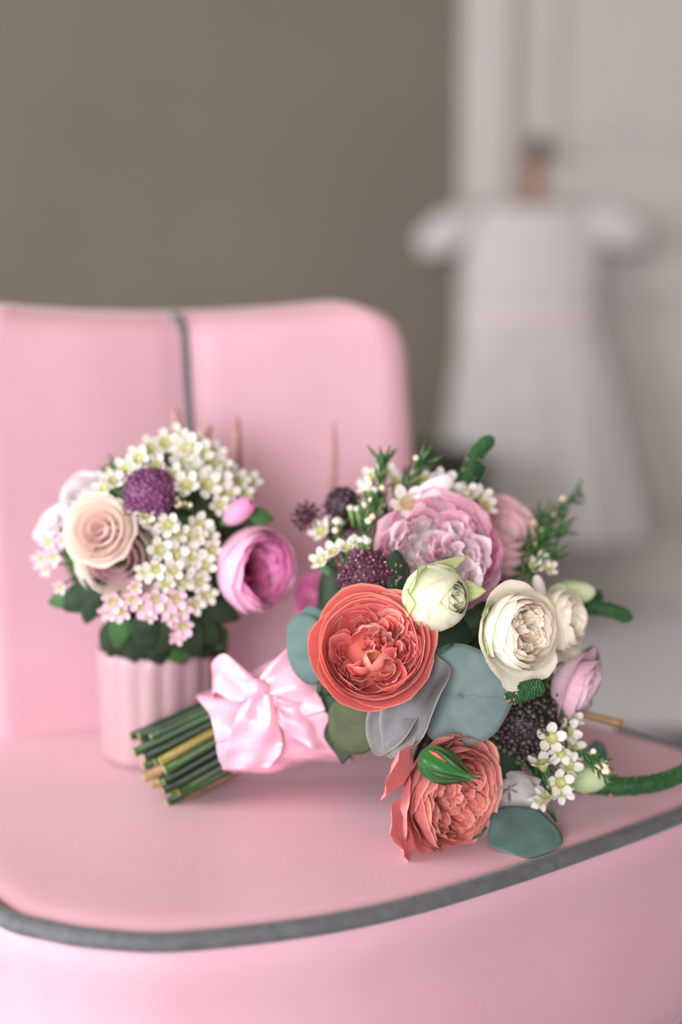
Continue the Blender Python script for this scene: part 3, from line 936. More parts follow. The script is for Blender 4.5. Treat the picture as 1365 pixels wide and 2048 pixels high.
# ---- pink peony
RC = .0485
ringsC = [
    dict(n=5, R=1.0, H=.70, th=92, k=.20, curl=.03, ruf=.09, W=.95),
    dict(n=6, R=.93, H=.82, th=102, k=.2, ruf=.10, W=.8),
    dict(n=6, R=.82, H=.84, th=106, k=.2, ruf=.08, W=.75),
    dict(n=6, R=.70, H=.92, th=112, k=.22, ruf=.10, W=.7, m='peony_pale'),
]
rC = garden_rose('pink_peony', B, at(878, 1105, 1.075), face(.0, .22, 1), .2, RC, ['peony', 'peony_pale', 'peony', 'peony_pale'], 12, 'large pink ruffled peony', ringsC, fans=6, fan_n=5, fan_z=.34, fan_h=.66, depth=.85, fan_r=.42, fan_R=.34, fan_ruf=.18, hi=1, heart=False, fill=24)
for i, (a, rr) in enumerate([(-.55, .80), (-.25, .84), (-.85, .74), (.1, .86)]):
    petal(rC, M['peony_hot'], a, RC * (rr + .06), RC * .80, 102, W=.42, k=.2, ruf=.08, seed=300 + i, ns=10, nv=8)
# ---- greenish white bud
RD = .0245
rD = flower_root('white_rose_bud', B, at(916, 1197, 1.018), face(.62, .02, .78), .5, RD * 1.95, 'greenish white rosebud with curling green guard petals')
calyx(rD, RD * .9, n=5, spread=.5)
for ri, (n, R_, H_, th, w, kk) in enumerate([(3, 1.0, 1.62, 132, 1.25, .10), (3, .98, 1.80, 146, 1.25, .12), (3, .95, 1.92, 155, 1.2, .12), (3, .62, 1.96, 146, 1.1, .14), (4, .46, 2.0, 142, 1.0, .16), (4, .31, 2.03, 138, 1.0, .2), (3, .19, 2.06, 128, 1.1, .2)]):
    for i in range(n):
        petal(rD, M['green_white'], 2 * PI * i / n + ri * .9, RD * R_, RD * H_, th, W=w, k=kk, ruf=.02 + .02 * (ri > 2), seed=500 + ri * 9 + i, ns=12, nv=12, curl=.05 if ri > 2 else 0, cv=.9)
for ph, c_, hh, ww in ((2.0, .40, 1.85, .60), (2.75, .12, 1.30, .55), (.85, .22, 2.0, .50), (-.35, .12, 1.8, .50), (-1.3, .1, 1.0, .40)):
    petal(rD, M['green_petal'], ph, RD * 1.05, RD * hh, 105, W=ww, k=.38, kp=1.6, curl=c_, cv=.6, ruf=.05, seed=int(ph * 10) + 640, ns=8, nv=9, tip=.6)
# ---- cream roses
def cream_rose(centre, facing, roll, R, seed, label):
    rings = [
        dict(n=4, R=1.12, H=.80, th=84, k=.18, curl=.16, ruf=.03, W=1.0),
        dict(n=4, R=1.0, H=1.15, th=104, k=.16, curl=.03, ruf=.03, W=1.1),
        dict(n=5, R=.92, H=1.30, th=116, k=.16, ruf=.04, W=.9),
        dict(n=5, R=.80, H=1.36, th=116, k=.18, ruf=.06, W=.85, m='cream_in'),
        dict(n=6, R=.66, H=1.36, th=112, k=.2, ruf=.08, W=.75, m='cream_in'),
    ]
    r = garden_rose('cream_rose', B, centre, facing, roll, R, ['cream', 'cream_in', 'cream_in'], seed, label, rings, fans=4, fan_n=4, fan_z=.62, fan_h=.62, depth=1.22, heart=False, fan_r=.28, fan_R=.28, fan_ruf=.22, fill=12)
    for i, ph in enumerate((4.4, 5.3)):
        petal(r, M['cream'], ph - roll, R * 1.35, R * .95, 82, W=.6, k=.2, curl=.12, ruf=.04, seed=seed * 5 + i, ns=10, nv=8)
    for i, ph in enumerate((2.6, 3.5)):
        petal(r, M['green_petal'], ph - roll, R * 1.08, R * .9, 96, W=.40, k=.35, kp=1.6, curl=.1, ruf=.04, seed=seed * 3 + i, ns=8, nv=8)
    return r
cream_rose(at(1062, 1262, 1.025), face(.52, .05, .85), .2, .0285, 21, 'cream rose with peach heart in the middle of the bouquet')
cream_rose(at(1150, 1238, 1.085), face(.85, .12, .5), .8, .0225, 23, 'smaller cream rose at the outer edge')
# ---- blush rose behind the peony, mauve pink bloom low on the outer edge, hot pink bloom at the back
def simple_rose(name, centre, facing, roll, R, mat, mat_in, seed, label, parent=B, rings=None, hi=0, depth=.85, curl=.12):
    rings = rings or [(4, 1.08, .75, 82, curl), (4, .98, 1.0, 98, curl * .4), (4, .86, 1.12, 108, 0), (4, .68, 1.18, 112, 0), (4, .5, 1.2, 112, 0), (3, .32, 1.2, 112, 0)]
    rnd = random.Random(seed)
    root = flower_root(name, parent, centre, facing, roll, R * depth, label)
    calyx(root, R)
    for ri, (n, R_, H_, th, cu) in enumerate(rings):
        for i in range(n):
            petal(root, M[mat if ri < 3 else mat_in], 2 * PI * i / n + ri * .8 + rnd.uniform(-.15, .15), R * R_, R * H_ * rnd.uniform(.95, 1.05), th, W=PI / n * 1.4, k=.18, curl=cu, ruf=.04, seed=seed * 13 + ri * 5 + i, ns=12 if hi else 9, nv=9 if hi else 7)
    return root
simple_rose('blush_rose', at(1005, 1068, 1.135), face(.35, .45, .6), .3, .036, 'blush', 'blush', 31, 'pale pink rose behind the peony')
simple_rose('mauve_bloom', at(1158, 1378, 1.085), face(.8, -.35, .35), .9, .025, 'mauve', 'mauve', 33, 'mauve pink bloom beside the dark burgundy head', rings=[(4, 1.15, .9, 70, .2), (4, .95, 1.15, 90, .1), (3, .8, 1.2, 104, 0), (3, .6, 1.2, 108, 0), (3, .4, 1.2, 110, 0)])
simple_rose('hot_pink_bloom', at(628, 1192, 1.17), face(-.5, .2, .8), .9, .018, 'hot', 'hot', 35, 'bright pink bloom half hidden at the back')
simple_rose('mauve_bloom', at(700, 1060, 1.16), face(-.5, .6, .6), .9, .024, 'mauve', 'mauve', 37, 'pale mauve bloom behind the burgundy pincushion')
# ---- burgundy heads
bloom_ball('burgundy_pincushion', B, at(735, 1148, 1.065), face(-.15, .35, .9), .0235, M['burgundy'], M['burgundy_tip'], 41, 'burgundy pincushion flower above the coral rose', n=170, tipsize=.05, bract=M['burgundy_bract'])
bloom_ball('burgundy_pincushion', B, at(1062, 1452, 1.062), face(.25, -.05, .95), .029, M['burgundy_dark'], M['seedgreen'], 43, 'dark burgundy pincushion flower gone to green seed', n=190, tipsize=.09)
bloom_ball('burgundy_pincushion', B, at(1085, 1395, 1.085), face(.5, .2, .8), .020, M['burgundy_dark'], M['burgundy_tip'], 44, 'dark burgundy flower behind the green spike tip', n=120, tipsize=.05)
bloom_ball('burgundy_pincushion', B, at(682, 1000, 1.125), face(-.3, .6, .7), .0165, M['burgundy_dark'], M['burgundy_tip'], 45, 'small burgundy flower at the top', n=90, tipsize=.05, bract=M['burgundy_bract'])
starburst('burgundy_starburst', B, at(610, 1032, 1.125), face(-.5, .3, .8), .0125, M['burgundy'], 46, 'spiky burgundy umbel standing out to the side')
starburst('burgundy_starburst', B, at(690, 1045, 1.13), face(-.5, .3, .8), .0125, M['burgundy'], 47, 'spiky burgundy umbel under the small burgundy flower')
# ---- green veronica spikes
spike(B, [at(925, 1000, 1.135), at(935, 955, 1.13), at(955, 905, 1.125), at(985, 876, 1.12)], .0074, M['spike'], 51, 'green flower spike pointing up', mat2=M['spike_pink'], mix=.35)
spike(B, [at(928, 985, 1.15), at(955, 955, 1.15), at(968, 930, 1.15)], .0045, M['spike'], 52, 'thin green spike beside the tall one')
spike(B, [at(1120, 1200, 1.14), at(1170, 1212, 1.135), at(1225, 1222, 1.13), at(1262, 1238, 1.125)], .0072, M['spike'], 53, 'green flower spike pointing outwards')
spike(B, [at(1120, 1215, 1.16), at(1170, 1200, 1.155), at(1205, 1190, 1.155)], .0065, M['spike'], 54, 'short green spike behind the pale bud')
spike(B, [at(1120, 1560, 1.13), at(1210, 1572, 1.10), at(1290, 1570, 1.095), at(1345, 1556, 1.09), at(1400, 1528, 1.085)], .0078, M['spike'], 55, 'long green flower spike lying along the seat', mat2=M['spike_pink'], mix=.15, rows=50)
spike(B, [at(1000, 1396, 1.064), at(1036, 1386, 1.040), at(1084, 1372, 1.020)], .0078, M['spike'], 56, 'green spike tip with pinkish open buds', mat2=M['spike_pink'], mix=.75, size=.13, rows=40, tiptaper=.8)
# ---- pale lisianthus buds
def pale_bud(base, tip, r, seed, label, mat='bud_pale'):
    ax = tip - base; L = ax.length
    root = empty('pale_bud', parent=B, mw=Matrix.Translation(base) @ frame(ax.normalized()))
    root['label'] = label
    for i in range(4):
        petal(root, M[mat], i * 1.6, r, L, 160, W=1.2, k=.1, ruf=.03, seed=seed + i, ns=9, nv=10, name='bud_petal', spiral=.1)
    calyx(root, r * 1.1, spread=.3)
pale_bud(at(1085, 1190, 1.12), at(1190, 1182, 1.12), .0095, 61, 'pale green closed bud near the outer spike')
pale_bud(at(1130, 1562, 1.10), at(1218, 1552, 1.095), .0100, 62, 'pale green closed bud low by the seat')
pale_bud(at(1085, 1210, 1.09), at(1073, 1150, 1.09), .0048, 63, 'slim white bud behind the cream rose', 'white_petal')
pale_bud(at(820, 1010, 1.11), at(905, 955, 1.105), .0085, 64, 'white trumpet bud above the peony', 'white_petal')
# ---- green rosebud with pointed sepals
gb = empty('green_rosebud', parent=B, mw=Matrix.Translation(at(842, 1514, 1.006)) @ frame((at(945, 1556, .990) - at(842, 1514, 1.006)).normalized(), .4))
gb['label'] = 'closed green rosebud with pointed sepals over the lower rose'
mb = MB(); rows = []
for r, z in ((.0005, -.001), (.005, .000), (.0092, .003), (.0116, .008), (.0122, .0125), (.0112, .018), (.0088, .0235), (.006, .0285), (.0036, .033), (.0018, .0375), (.0008, .041), (.0001, .0425)):
    rows.append([(r * (1 + .07 * math.cos(5 * a)) * math.cos(a + z * 14), r * (1 + .07 * math.cos(5 * a)) * math.sin(a + z * 14), z) for a in [2 * PI * q / 40 for q in range(41)]])
mb.grid(rows); mb.build('bud_body', M['bud_green'], gb)
for i in range(5):
    a = i * 2 * PI / 5 + .3
    mb = MB()
    pts = [(r * math.cos(a + z * 14), r * math.sin(a + z * 14), z) for r, z in ((.0115, .010), (.0116, .016), (.0092, .0235), (.0058, .030), (.0036, .036), (.0030, .041), (.0045, .045))]
    mb.tube(spline(pts, 14), [.0006 + .0016 * math.sin(PI * min(1, t / 9)) * (t < 9) + .0004 * (1 - t / 14) for t in range(14)], 6)
    mb.build('sepal', M['stem'], gb)
mb = MB(); mb.tube([(.0118 * math.cos(1.9), .0118 * math.sin(1.9), .007), (.0126 * math.cos(2.0), .0126 * math.sin(2.0), .0135), (.0098 * math.cos(2.1), .0098 * math.sin(2.1), .021)], [.0004, .0015, .0005], 6)
mb.build('petal_sliver', M['bud_red'], gb)
# ---- eucalyptus and other leaves
leaf(B, at(922, 1390, 1.042), face(-.12, .14, 1), face(1, -.06, 0), .073, .0755, M['euc'], bend=.16, cup=.05, seed=2, label='large round blue-grey eucalyptus leaf', name='eucalyptus_leaf')
leaf(B, at(834, 1404, 1.038), face(-.55, .30, .78), face(-.45, -.9, .05), .084, .046, M['euc2'], bend=.10, cup=-.20, seed=4, label='grey-mauve folded eucalyptus leaf', name='eucalyptus_leaf', ripple=.09)
leaf(B, at(795, 1436, 1.046), face(-.45, .35, .8), face(-.55, -.8, .05), .060, .036, M['euc2'], bend=.12, cup=-.3, seed=6, label='eucalyptus leaf tucked under the coral rose', name='eucalyptus_leaf', ripple=.07)
leaf(B, at(618, 1300, 1.075), face(-.25, .1, 1), face(-.3, 1, 0), .056, .036, M['euc3'], bend=.15, cup=.1, seed=8, label='teal eucalyptus leaf beside the ribbon', name='eucalyptus_leaf')
leaf(B, at(625, 1245, 1.085), face(-.3, .1, 1), face(-.2, 1, 0), .024, .024, M['euc3'], bend=.15, cup=.1, seed=9, label='small teal eucalyptus leaf behind the coral rose', name='eucalyptus_leaf')
leaf(B, at(1045, 1660, 1.045), face(.05, .75, .66), face(1, -.05, .05), .056, .046, M['euc3'], bend=.12, cup=.06, seed=10, label='eucalyptus leaf resting flat on the seat', name='eucalyptus_leaf')
leaf(B, at(1182, 1345, 1.13), face(.3, .1, 1), face(.1, 1, 0), .040, .020, M['euc3'], bend=.1, cup=.1, seed=11, label='eucalyptus leaf behind the mauve bloom', name='eucalyptus_leaf')
leaf(B, at(1195, 1520, 1.135), face(.3, .1, 1), face(.1, 1, 0), .030, .020, M['euc3'], bend=.1, cup=.1, seed=12, name='eucalyptus_leaf')
leaf(B, at(795, 1165, 1.062), face(.35, .15, .9), face(.1, 1, .1), .050, .030, M['leaf_dark'], bend=.1, cup=.2, seed=13, label='dark green leaf beside the burgundy pincushion', shape='point')
leaf(B, at(712, 1445, 1.065), face(-.2, .1, .9), face(-.35, -1, 0), .046, .044, M['leaf_olive'], bend=.1, cup=.15, seed=14, label='olive leaf under the coral rose')
leaf(B, at(668, 1436, 1.090), face(-.4, .1, .9), face(.25, -1, 0), .066, .030, M['leaf_dark'], bend=.1, cup=.15, seed=55, label='dark leaf between ribbon and coral rose', shape='point')
leaf(B, at(690, 1488, 1.085), face(-.2, .2, .9), face(-.1, -1, 0), .030, .018, M['leaf_dark'], bend=.1, cup=.15, seed=15, shape='point')
leaf(B, at(655, 1180, 1.12), face(-.5, .1, .8), face(.1, 1, 0), .055, .022, M['leaf_dark'], bend=.1, cup=.15, seed=16, shape='point')
leaf(B, at(648, 1130, 1.10), face(-.3, .3, .8), face(-.6, 1, 0), .020, .008, M['leaf_mid'], bend=.1, cup=.15, seed=17, shape='point')
leaf(B, at(1000, 1500, 1.085), face(.1, .1, 1), face(.6, -1, 0), .06, .03, M['leaf_dark'], bend=.1, cup=.15, seed=18, shape='point')
# dark foliage filling the inside of the head
rnd = random.Random(99)
HC = at(900, 1320, 1.155)
for i in range(64):
    zz = 1 - 2 * (i + .5) / 64; a = i * 2.39996; rr = math.sqrt(1 - zz * zz)
    d = Vector((rr * math.cos(a), rr * math.sin(a), zz))
    p = HC + Vector((d.x * .070, d.y * .055, d.z * .078)) * rnd.uniform(.8, 1.02)
    leaf(B, p, (d + Vector((rnd.uniform(-.3, .3), rnd.uniform(-.3, .3), rnd.uniform(-.3, .3)))), Vector((rnd.uniform(-.2, 1), rnd.uniform(-1, 1), rnd.uniform(-1, 1))), .058, .036, M['leaf_dark' if i % 4 else 'leaf_mid'], bend=.15, cup=.15, seed=i + 20, shape='point')
# ---- waxflowers in focus, low on the outer edge
WL = [(1103, 1476, 1.050, (.0, .25, 1), .0125, .2), (1140, 1462, 1.065, (.5, .3, .8), .0115, .8), (1122, 1508, 1.055, (-.2, -.4, .8), .0105, .3), (1150, 1500, 1.07, (.5, -.1, .8), .0110, .5),
      (1140, 1530, 1.062, (.3, .3, .85), .0115, 1.0), (1122, 1566, 1.052, (.1, .1, 1), .0115, .4), (1128, 1588, 1.056, (.2, -.5, .8), .0100, .9), (1092, 1590, 1.055, (-.3, .8, .5), .0110, .1),
      (1085, 1522, 1.050, (-.2, .95, .25), .0125, .7), (1150, 1436, 1.075, (.4, .6, .6), .0090, .2), (1078, 1604, 1.058, (-.4, -.5, .7), .0090, .2)]
for x, y, d, f, r, ro in WL:
    waxflower(B, at(x, y, d), face(*f), r * .92, ro)
for a, b in (((1085, 1600, 1.075), (1075, 1500, 1.07)), ((1110, 1590, 1.07), (1095, 1500, 1.075)), ((1135, 1560, 1.08), (1110, 1450, 1.085)), ((1095, 1575, 1.065), (1088, 1525, 1.06))):
    stem_mesh(B, [at(*a), at((a[0] + b[0]) / 2 - 5, (a[1] + b[1]) / 2, a[2] + .004), at(*b)], .0019, M['needle'], name='twig')
needle_sprig(B, [at(1135, 1500, 1.075), at(1175, 1512, 1.065), at(1215, 1528, 1.06)], 16, .011, 81, buds=5, label='waxflower tip with buds over the seat')
needle_sprig(B, [at(1170, 1510, 1.065), at(1195, 1540, 1.062), at(1218, 1558, 1.06)], 10, .009, 82, buds=4)
# ---- white sheer petals low between rose and waxflowers
sh = flower_root('sheer_white_bloom', B, at(1035, 1598, 1.062), face(.2, -.2, 1), 0, .02, 'crumpled sheer white bloom above the flat leaf')
for i, (ph, R_, H_) in enumerate(((1.2, .022, .028), (2.6, .020, .03), (4.2, .026, .022), (5.4, .020, .026), (.2, .018, .03))):
    petal(sh, M['sheer_petal'], ph, R_, H_, 88, W=.8, k=.25, ruf=.14, seed=90 + i, ns=10, nv=8)
petal(sh, M['sheer_petal'], 4.0, .030, .012, 70, W=.35, k=.3, ruf=.15, seed=96)
# ---- waxflowers and needles along the top
WT = [(742, 950, 1.12, (-.3, .7, .6), .010), (770, 940, 1.125, (.1, .8, .5), .010), (795, 958, 1.12, (.4, .6, .6), .009), (815, 1004, 1.095, (.1, .35, .9), .0145), (730, 972, 1.115, (-.5, .5, .6), .0085),
      (640, 1060, 1.12, (-.5, .4, .7), .0105), (652, 1045, 1.13, (-.3, .7, .6), .009), (665, 1100, 1.085, (-.4, .6, .6), .0095), (640, 1118, 1.09, (-.5, .4, .7), .0095), (692, 1092, 1.08, (-.2, .8, .5), .0095), (718, 1084, 1.08, (.1, .8, .5), .0085),
      (845, 955, 1.125, (-.1, .7, .6), .011), (935, 985, 1.12, (0, .6, .7), .010), (965, 990, 1.12, (.3, .6, .6), .010), (905, 985, 1.115, (-.1, .7, .6), .0105), (975, 1010, 1.115, (.5, .3, .7), .0095), (925, 1000, 1.11, (.1, -.3, .9), .009), (890, 962, 1.12, (.3, .5, .8), .012)]
for i, (x, y, d, f, r) in enumerate(WT):
    waxflower(B, at(x, y, d), face(*f), r, i * .7)
for x, y, d, r in ((676, 1044, 1.105, .0046), (735, 1082, 1.08, .0036), (722, 1080, 1.08, .003), (716, 1018, 1.11, .0032), (702, 1016, 1.11, .003), (735, 975, 1.11, .0042), (750, 980, 1.108, .0036)):
    mb = MB(); p = at(x, y, d); mb.ball(p, r, r, r * .85, 12, 8)
    o = mb.build('waxflower_bud', M['wax_petal'], B)
    q = MB(); q.tube([p - UP * r * .5, p - UP * (r + .012) + RIGHT * .002], [r * .75, .0012], 8); q.build('bud_cup', M['calyx'], o)
needle_sprig(B, [at(745, 1090, 1.10), at(752, 1020, 1.105), at(762, 945, 1.11), at(765, 920, 1.112)], 20, .018, 101, buds=3, width=.0017, label='needle-leaved sprig rising above the peony')
needle_sprig(B, [at(770, 1050, 1.11), at(800, 990, 1.115), at(835, 940, 1.12), at(852, 920, 1.12)], 18, .019, 102, buds=1, width=.0017)
needle_sprig(B, [at(730, 1110, 1.10), at(730, 1050, 1.10), at(742, 1000, 1.105)], 16, .014, 103, buds=4, width=.0014)
needle_sprig(B, [at(690, 1130, 1.10), at(680, 1085, 1.10), at(678, 1050, 1.10)], 12, .010, 104, buds=3)
for i, (pts, n_, L_) in enumerate([
        ([at(1030, 1160, 1.12), at(1070, 1090, 1.14), at(1110, 1030, 1.16), at(1165, 985, 1.175)], 44, .012),
        ([at(1030, 1150, 1.12), at(1060, 1080, 1.14), at(1090, 1030, 1.155)], 40, .014),
        ([at(1040, 1150, 1.12), at(1080, 1090, 1.135), at(1125, 1052, 1.15)], 40, .014),
        ([at(1030, 1180, 1.10), at(1070, 1130, 1.11), at(1110, 1105, 1.12)], 26, .013),
        ([at(1020, 1140, 1.13), at(1050, 1100, 1.14), at(1075, 1050, 1.15)], 34, .013)]):
    needle_sprig(B, pts, int(n_ * .7), L_ * 1.25, 110 + i, buds=2, width=.0015, label='feathery green sprig behind the blush rose' if i == 0 else None)
for x, y, d in ((1085, 1120, 1.11), (1100, 1135, 1.11), (1070, 1130, 1.105)):
    waxflower(B, at(x, y, d), face(.5, .3, .8), .0075, x)
needle_sprig(B, [at(960, 1010, 1.13), at(900, 990, 1.13), at(880, 1000, 1.125)], 20, .010, 120, buds=3)
# ---- brown twig
stem_mesh(B, [at(1140, 1420, 1.12), at(1190, 1434, 1.12), at(1245, 1447, 1.12)], [.0032] * 10, M['stem_brown'], name='cut_twig')

# ---- stem bundle and ribbon
E0 = at(318, 1532, 1.140); E1 = at(548, 1428, 1.140); E2 = at(700, 1375, 1.145)
axd = (E1 - E0).normalized()
sy = (UP - axd * UP.dot(axd)).normalized(); sx = axd.cross(sy)
rnd = random.Random(7)
smats = ['stem', 'stem', 'stem_dark', 'stem_dark', 'stem', 'stem_yellow', 'stem_dark', 'stem', 'stem_brown']
k = 0
for ring, (nn, rr) in enumerate(((1, 0), (6, .0080), (12, .0158), (18, .0235), (25, .0305))):
    for i in range(nn):
        a = 2 * PI * i / max(1, nn) + ring * .3
        o1 = (sx * math.cos(a) + sy * math.sin(a)) * rr
        tw = a + .55
        o0 = (sx * math.cos(a - .25) + sy * math.sin(a - .25)) * rr * 1.02
        o2 = (sx * math.cos(tw) + sy * math.sin(tw)) * rr * 1.5
        st = E0 + o0 + axd * rnd.uniform(-.010, .012)
        r_ = rnd.uniform(.0028, .0043)
        mt = smats[k % len(smats)]; k += 1
        o = stem_mesh(B, [st, E0.lerp(E1, .5) + (o0 + o1) * .48, E1 + o1 * .88, E2 + o2], r_, M[mt], n=10)
        mb = MB(); mb.tube([st - axd * .0012, st + axd * .0004], r_ * .93, 10); mb.build('cut_end', M['cut'], o)
rb = empty('ribbon', parent=B); rb['label'] = 'pink satin ribbon tied round the stems with a bow'
def around(c, r, a, ax=axd):
    return c + (sx * math.cos(a) + sy * math.sin(a)) * r
mb = MB(); rows = []
W0 = at(440, 1472, 1.140); W1 = at(655, 1405, 1.140)
NW = 30
for j in range(NW + 1):
    t = j / NW
    row = []
    for i in range(73):
        a = 2 * PI * i / 72
        r = .0355 + .012 * t ** 1.5
        fold = .0022 * math.sin(a * 5 + t * 7) * math.sin(t * 9 + a * 2) + .0035 * noise.noise(Vector((math.cos(a) * 2.2 + t * 1.5, math.sin(a) * 2.2, t * 3.0)))
        row.append(around(W0.lerp(W1, t), r + fold + .002 * math.sin(t * PI * 3 + a), a) + axd * (.004 * math.sin(3 * a) * (1 - t)))
    rows.append(row)
mb.grid(rows); o = mb.build('ribbon_wrap', M['satin'], rb); modifier(o, 'SOLIDIFY', thickness=.0008); modifier(o, 'SUBSURF', levels=1, render_levels=1)
def strip(parent, name, edges, ripple=0.0, seed=1, nl=28, nw=10):
    """satin strip: edges = list of (point on one border, point on the other), smooth along its run"""
    A_ = spline([e[0] for e in edges], nl); B_ = spline([e[1] for e in edges], nl)
    mb = MB(); rows = []
    for j in range(nl):
        t = j / (nl - 1); row = []
        for i in range(nw + 1):
            s_ = i / nw
            p = A_[j].lerp(B_[j], s_)
            p = p - FWD * ripple * (noise.noise(Vector((s_ * 3.0, t * 4.5, seed * 5.1))) + .4 * math.sin(s_ * PI * 3 + t * 4))
            row.append(p)
        rows.append(row)
    mb.grid(rows); o = mb.build(name, M['satin'], parent); modifier(o, 'SOLIDIFY', thickness=.0008); modifier(o, 'SUBSURF', levels=1, render_levels=1)
    return o
kn = (512, 1376, 1.098)
# bow loop towards the flowers, bow loop towards the stems, tails and the knot
strip(rb, 'bow_loop', [(at(505, 1372, 1.097), at(520, 1398, 1.095)), (at(545, 1325, 1.096), at(570, 1408, 1.090)), (at(595, 1278, 1.105), at(630, 1405, 1.092)), (at(640, 1255, 1.130), at(662, 1390, 1.110)), (at(600, 1290, 1.150), at(640, 1390, 1.135)), (at(530, 1360, 1.115), at(540, 1395, 1.110))], .004, 3)
strip(rb, 'bow_loop', [(at(520, 1366, 1.097), at(515, 1396, 1.095)), (at(480, 1330, 1.096), at(470, 1405, 1.092)), (at(448, 1306, 1.105), at(432, 1385, 1.100)), (at(425, 1330, 1.125), at(432, 1400, 1.120)), (at(470, 1340, 1.130), at(480, 1390, 1.125)), (at(515, 1370, 1.110), at(515, 1390, 1.108))], .003, 5)
strip(rb, 'bow_tail', [(at(500, 1385, 1.094), at(545, 1388, 1.092)), (at(470, 1440, 1.094), at(560, 1450, 1.090)), (at(448, 1500, 1.100), at(565, 1500, 1.092)), (at(445, 1540, 1.108), at(540, 1535, 1.100))], .005, 7)
strip(rb, 'bow_tail', [(at(520, 1380, 1.094), at(560, 1392, 1.093)), (at(570, 1400, 1.090), at(560, 1450, 1.089)), (at(620, 1410, 1.092), at(610, 1490, 1.090)), (at(655, 1425, 1.098), at(655, 1500, 1.100))], .005, 9)
mb = MB(); mb.ball(at(*kn) + FWD * -.004, .011, .007, .0085, 20, 14)
for i, v in enumerate(mb.v):
    n_ = noise.noise(v * 160); mb.v[i] = v + (v - at(*kn)).normalized() * n_ * .0015
mb.build('bow_knot', M['satin'], rb)

# ================================================================== small bouquet in the ribbed vase
VX, VY = -.158, 1.187
vase = empty('ribbed_vase', (VX, VY, SEAT + .0025))
tag(vase, 'pale pink vase with vertical ribs on the seat under the smaller bouquet', 'vase')
mb = MB(); rows = []; NVV = 168
prof = [(.0, .0005), (.045, .0005), (.049, .003), (.0500, .008), (.0502, .03), (.0505, .06), (.0512, .085), (.0515, .096), (.0505, .0985), (.0488, .097), (.0478, .085), (.0470, .05), (.0465, .012), (.0440, .008), (0, .008)]
for r, z in prof:
    rows.append([((r * (1 + (.045 * abs(math.cos(a * 8)) - .03 if (.004 < z < .0975 and r > .0485) else 0))) * math.cos(a), (r * (1 + (.045 * abs(math.cos(a * 8)) - .03 if (.004 < z < .0975 and r > .0485) else 0))) * math.sin(a), z) for a in [2 * PI * k / NVV for k in range(NVV + 1)]])
mb.grid(rows); mb.build('vase_body', M['vase'], vase)
S = empty('flower_bouquet', (0, 0, 0))
HEART[S.name] = Vector((VX, VY, .610))
tag(S, 'smaller blurred bouquet of pale roses and white waxflowers in the vase', 'bouquet')
SC = Vector((VX + .002, VY - .005, .640)); SR = .102
def dome(px, py, lift=0.0):
    """point and outward direction on the bouquet's dome along the line of sight through (px,py)"""
    d = (at(px, py, 1) - CAM).normalized()
    oc = CAM - SC; b = oc.dot(d); c = oc.dot(oc) - (SR + lift) ** 2; disc = b * b - c
    p = CAM + d * (-b - math.sqrt(disc)) if disc > 0 else CAM + d * (-b)
    n = (p - SC).normalized()
    return p, n
def place(px, py, lift=0.0):
    return dome(px, py, lift)
p, n = place(202, 1060); simple_rose('pale_rose', p + n * .006, (n + face(.1, .1, .9)).normalized(), .4, .0245, 'pale_rose', 'pale_rose_in', 201, 'pale cream rose with pink heart', parent=S, hi=1, curl=.10, rings=[(4, 1.12, .75, 84, .10), (3, 1.0, .95, 98, .04), (3, .80, 1.02, 104, 0), (3, .55, 1.0, 106, 0), (3, .30, .98, 112, 0)])
p, n = place(222, 1122); simple_rose('pale_rose', p - n * .014, (n + face(.2, -.15, .8)).normalized(), .4, .031, 'pale_rose', 'blush', 202, 'blush rose below the pale cream rose', parent=S)
simple_rose('white_bloom', at(162, 985, 1.155), face(-.35, .45, .8), .7, .0175, 'white_petal', 'white_petal', 203, 'white bloom at the top of the smaller bouquet', parent=S, curl=.3)
simple_rose('white_bloom', at(92, 1032, 1.170), face(-.55, .55, .5), .2, .0125, 'white_petal', 'white_petal', 204, 'white bloom spreading to the side', parent=S, curl=.4, rings=[(5, 1.5, .35, 60, .1), (4, .9, .6, 80, .1), (3, .6, .7, 90, 0)])
# bright pink ranunculus with dark open heart
p = at(532, 1140, 1.125); f = face(.68, -.04, .72)
rn = simple_rose('pink_ranunculus', p, f, .3, .0345, 'hot_out', 'hot', 205, 'bright pink globe bloom with a dark heart', parent=S, hi=1, rings=[(4, 1.02, 1.10, 106, 0), (4, .97, 1.22, 116, 0), (5, .90, 1.25, 120, 0), (5, .80, 1.22, 120, 0), (5, .68, 1.15, 116, 0)], depth=1.15)
for i in range(9):
    petal(rn, M['hot_heart' if i % 3 else 'hot'], i * 2.4, .0345 * (.5 - .03 * i), .0345 * (1.0 - .03 * i), 105, W=.8, k=.25, ruf=.2, seed=830 + i)
p, n = place(478, 1022, .012); simple_rose('pink_bud', p, face(.75, .55, .3), .3, .009, 'hot', 'hot', 206, 'slim bright pink bud', parent=S, rings=[(3, 1, 3.2, 150, 0), (3, .8, 3.2, 150, 0)], depth=1.8)
pb = at(520, 1032, 1.13)
leaf(S, pb, face(.2, .2, 1), face(1, -.2, 0), .024, .014, M['leaf_mid'], seed=3, shape='point')
leaf(S, at(500, 1040, 1.135), face(.2, .3, 1), face(1, .2, 0), .022, .010, M['leaf_dark'], seed=5, shape='point')
p, n = place(300, 985, .004); bloom_ball('purple_pincushion', S, p + n * .004, n, .0245, M['purple'], M['purple'], 207, 'plum purple pincushion flower', n=130, tipsize=.06)
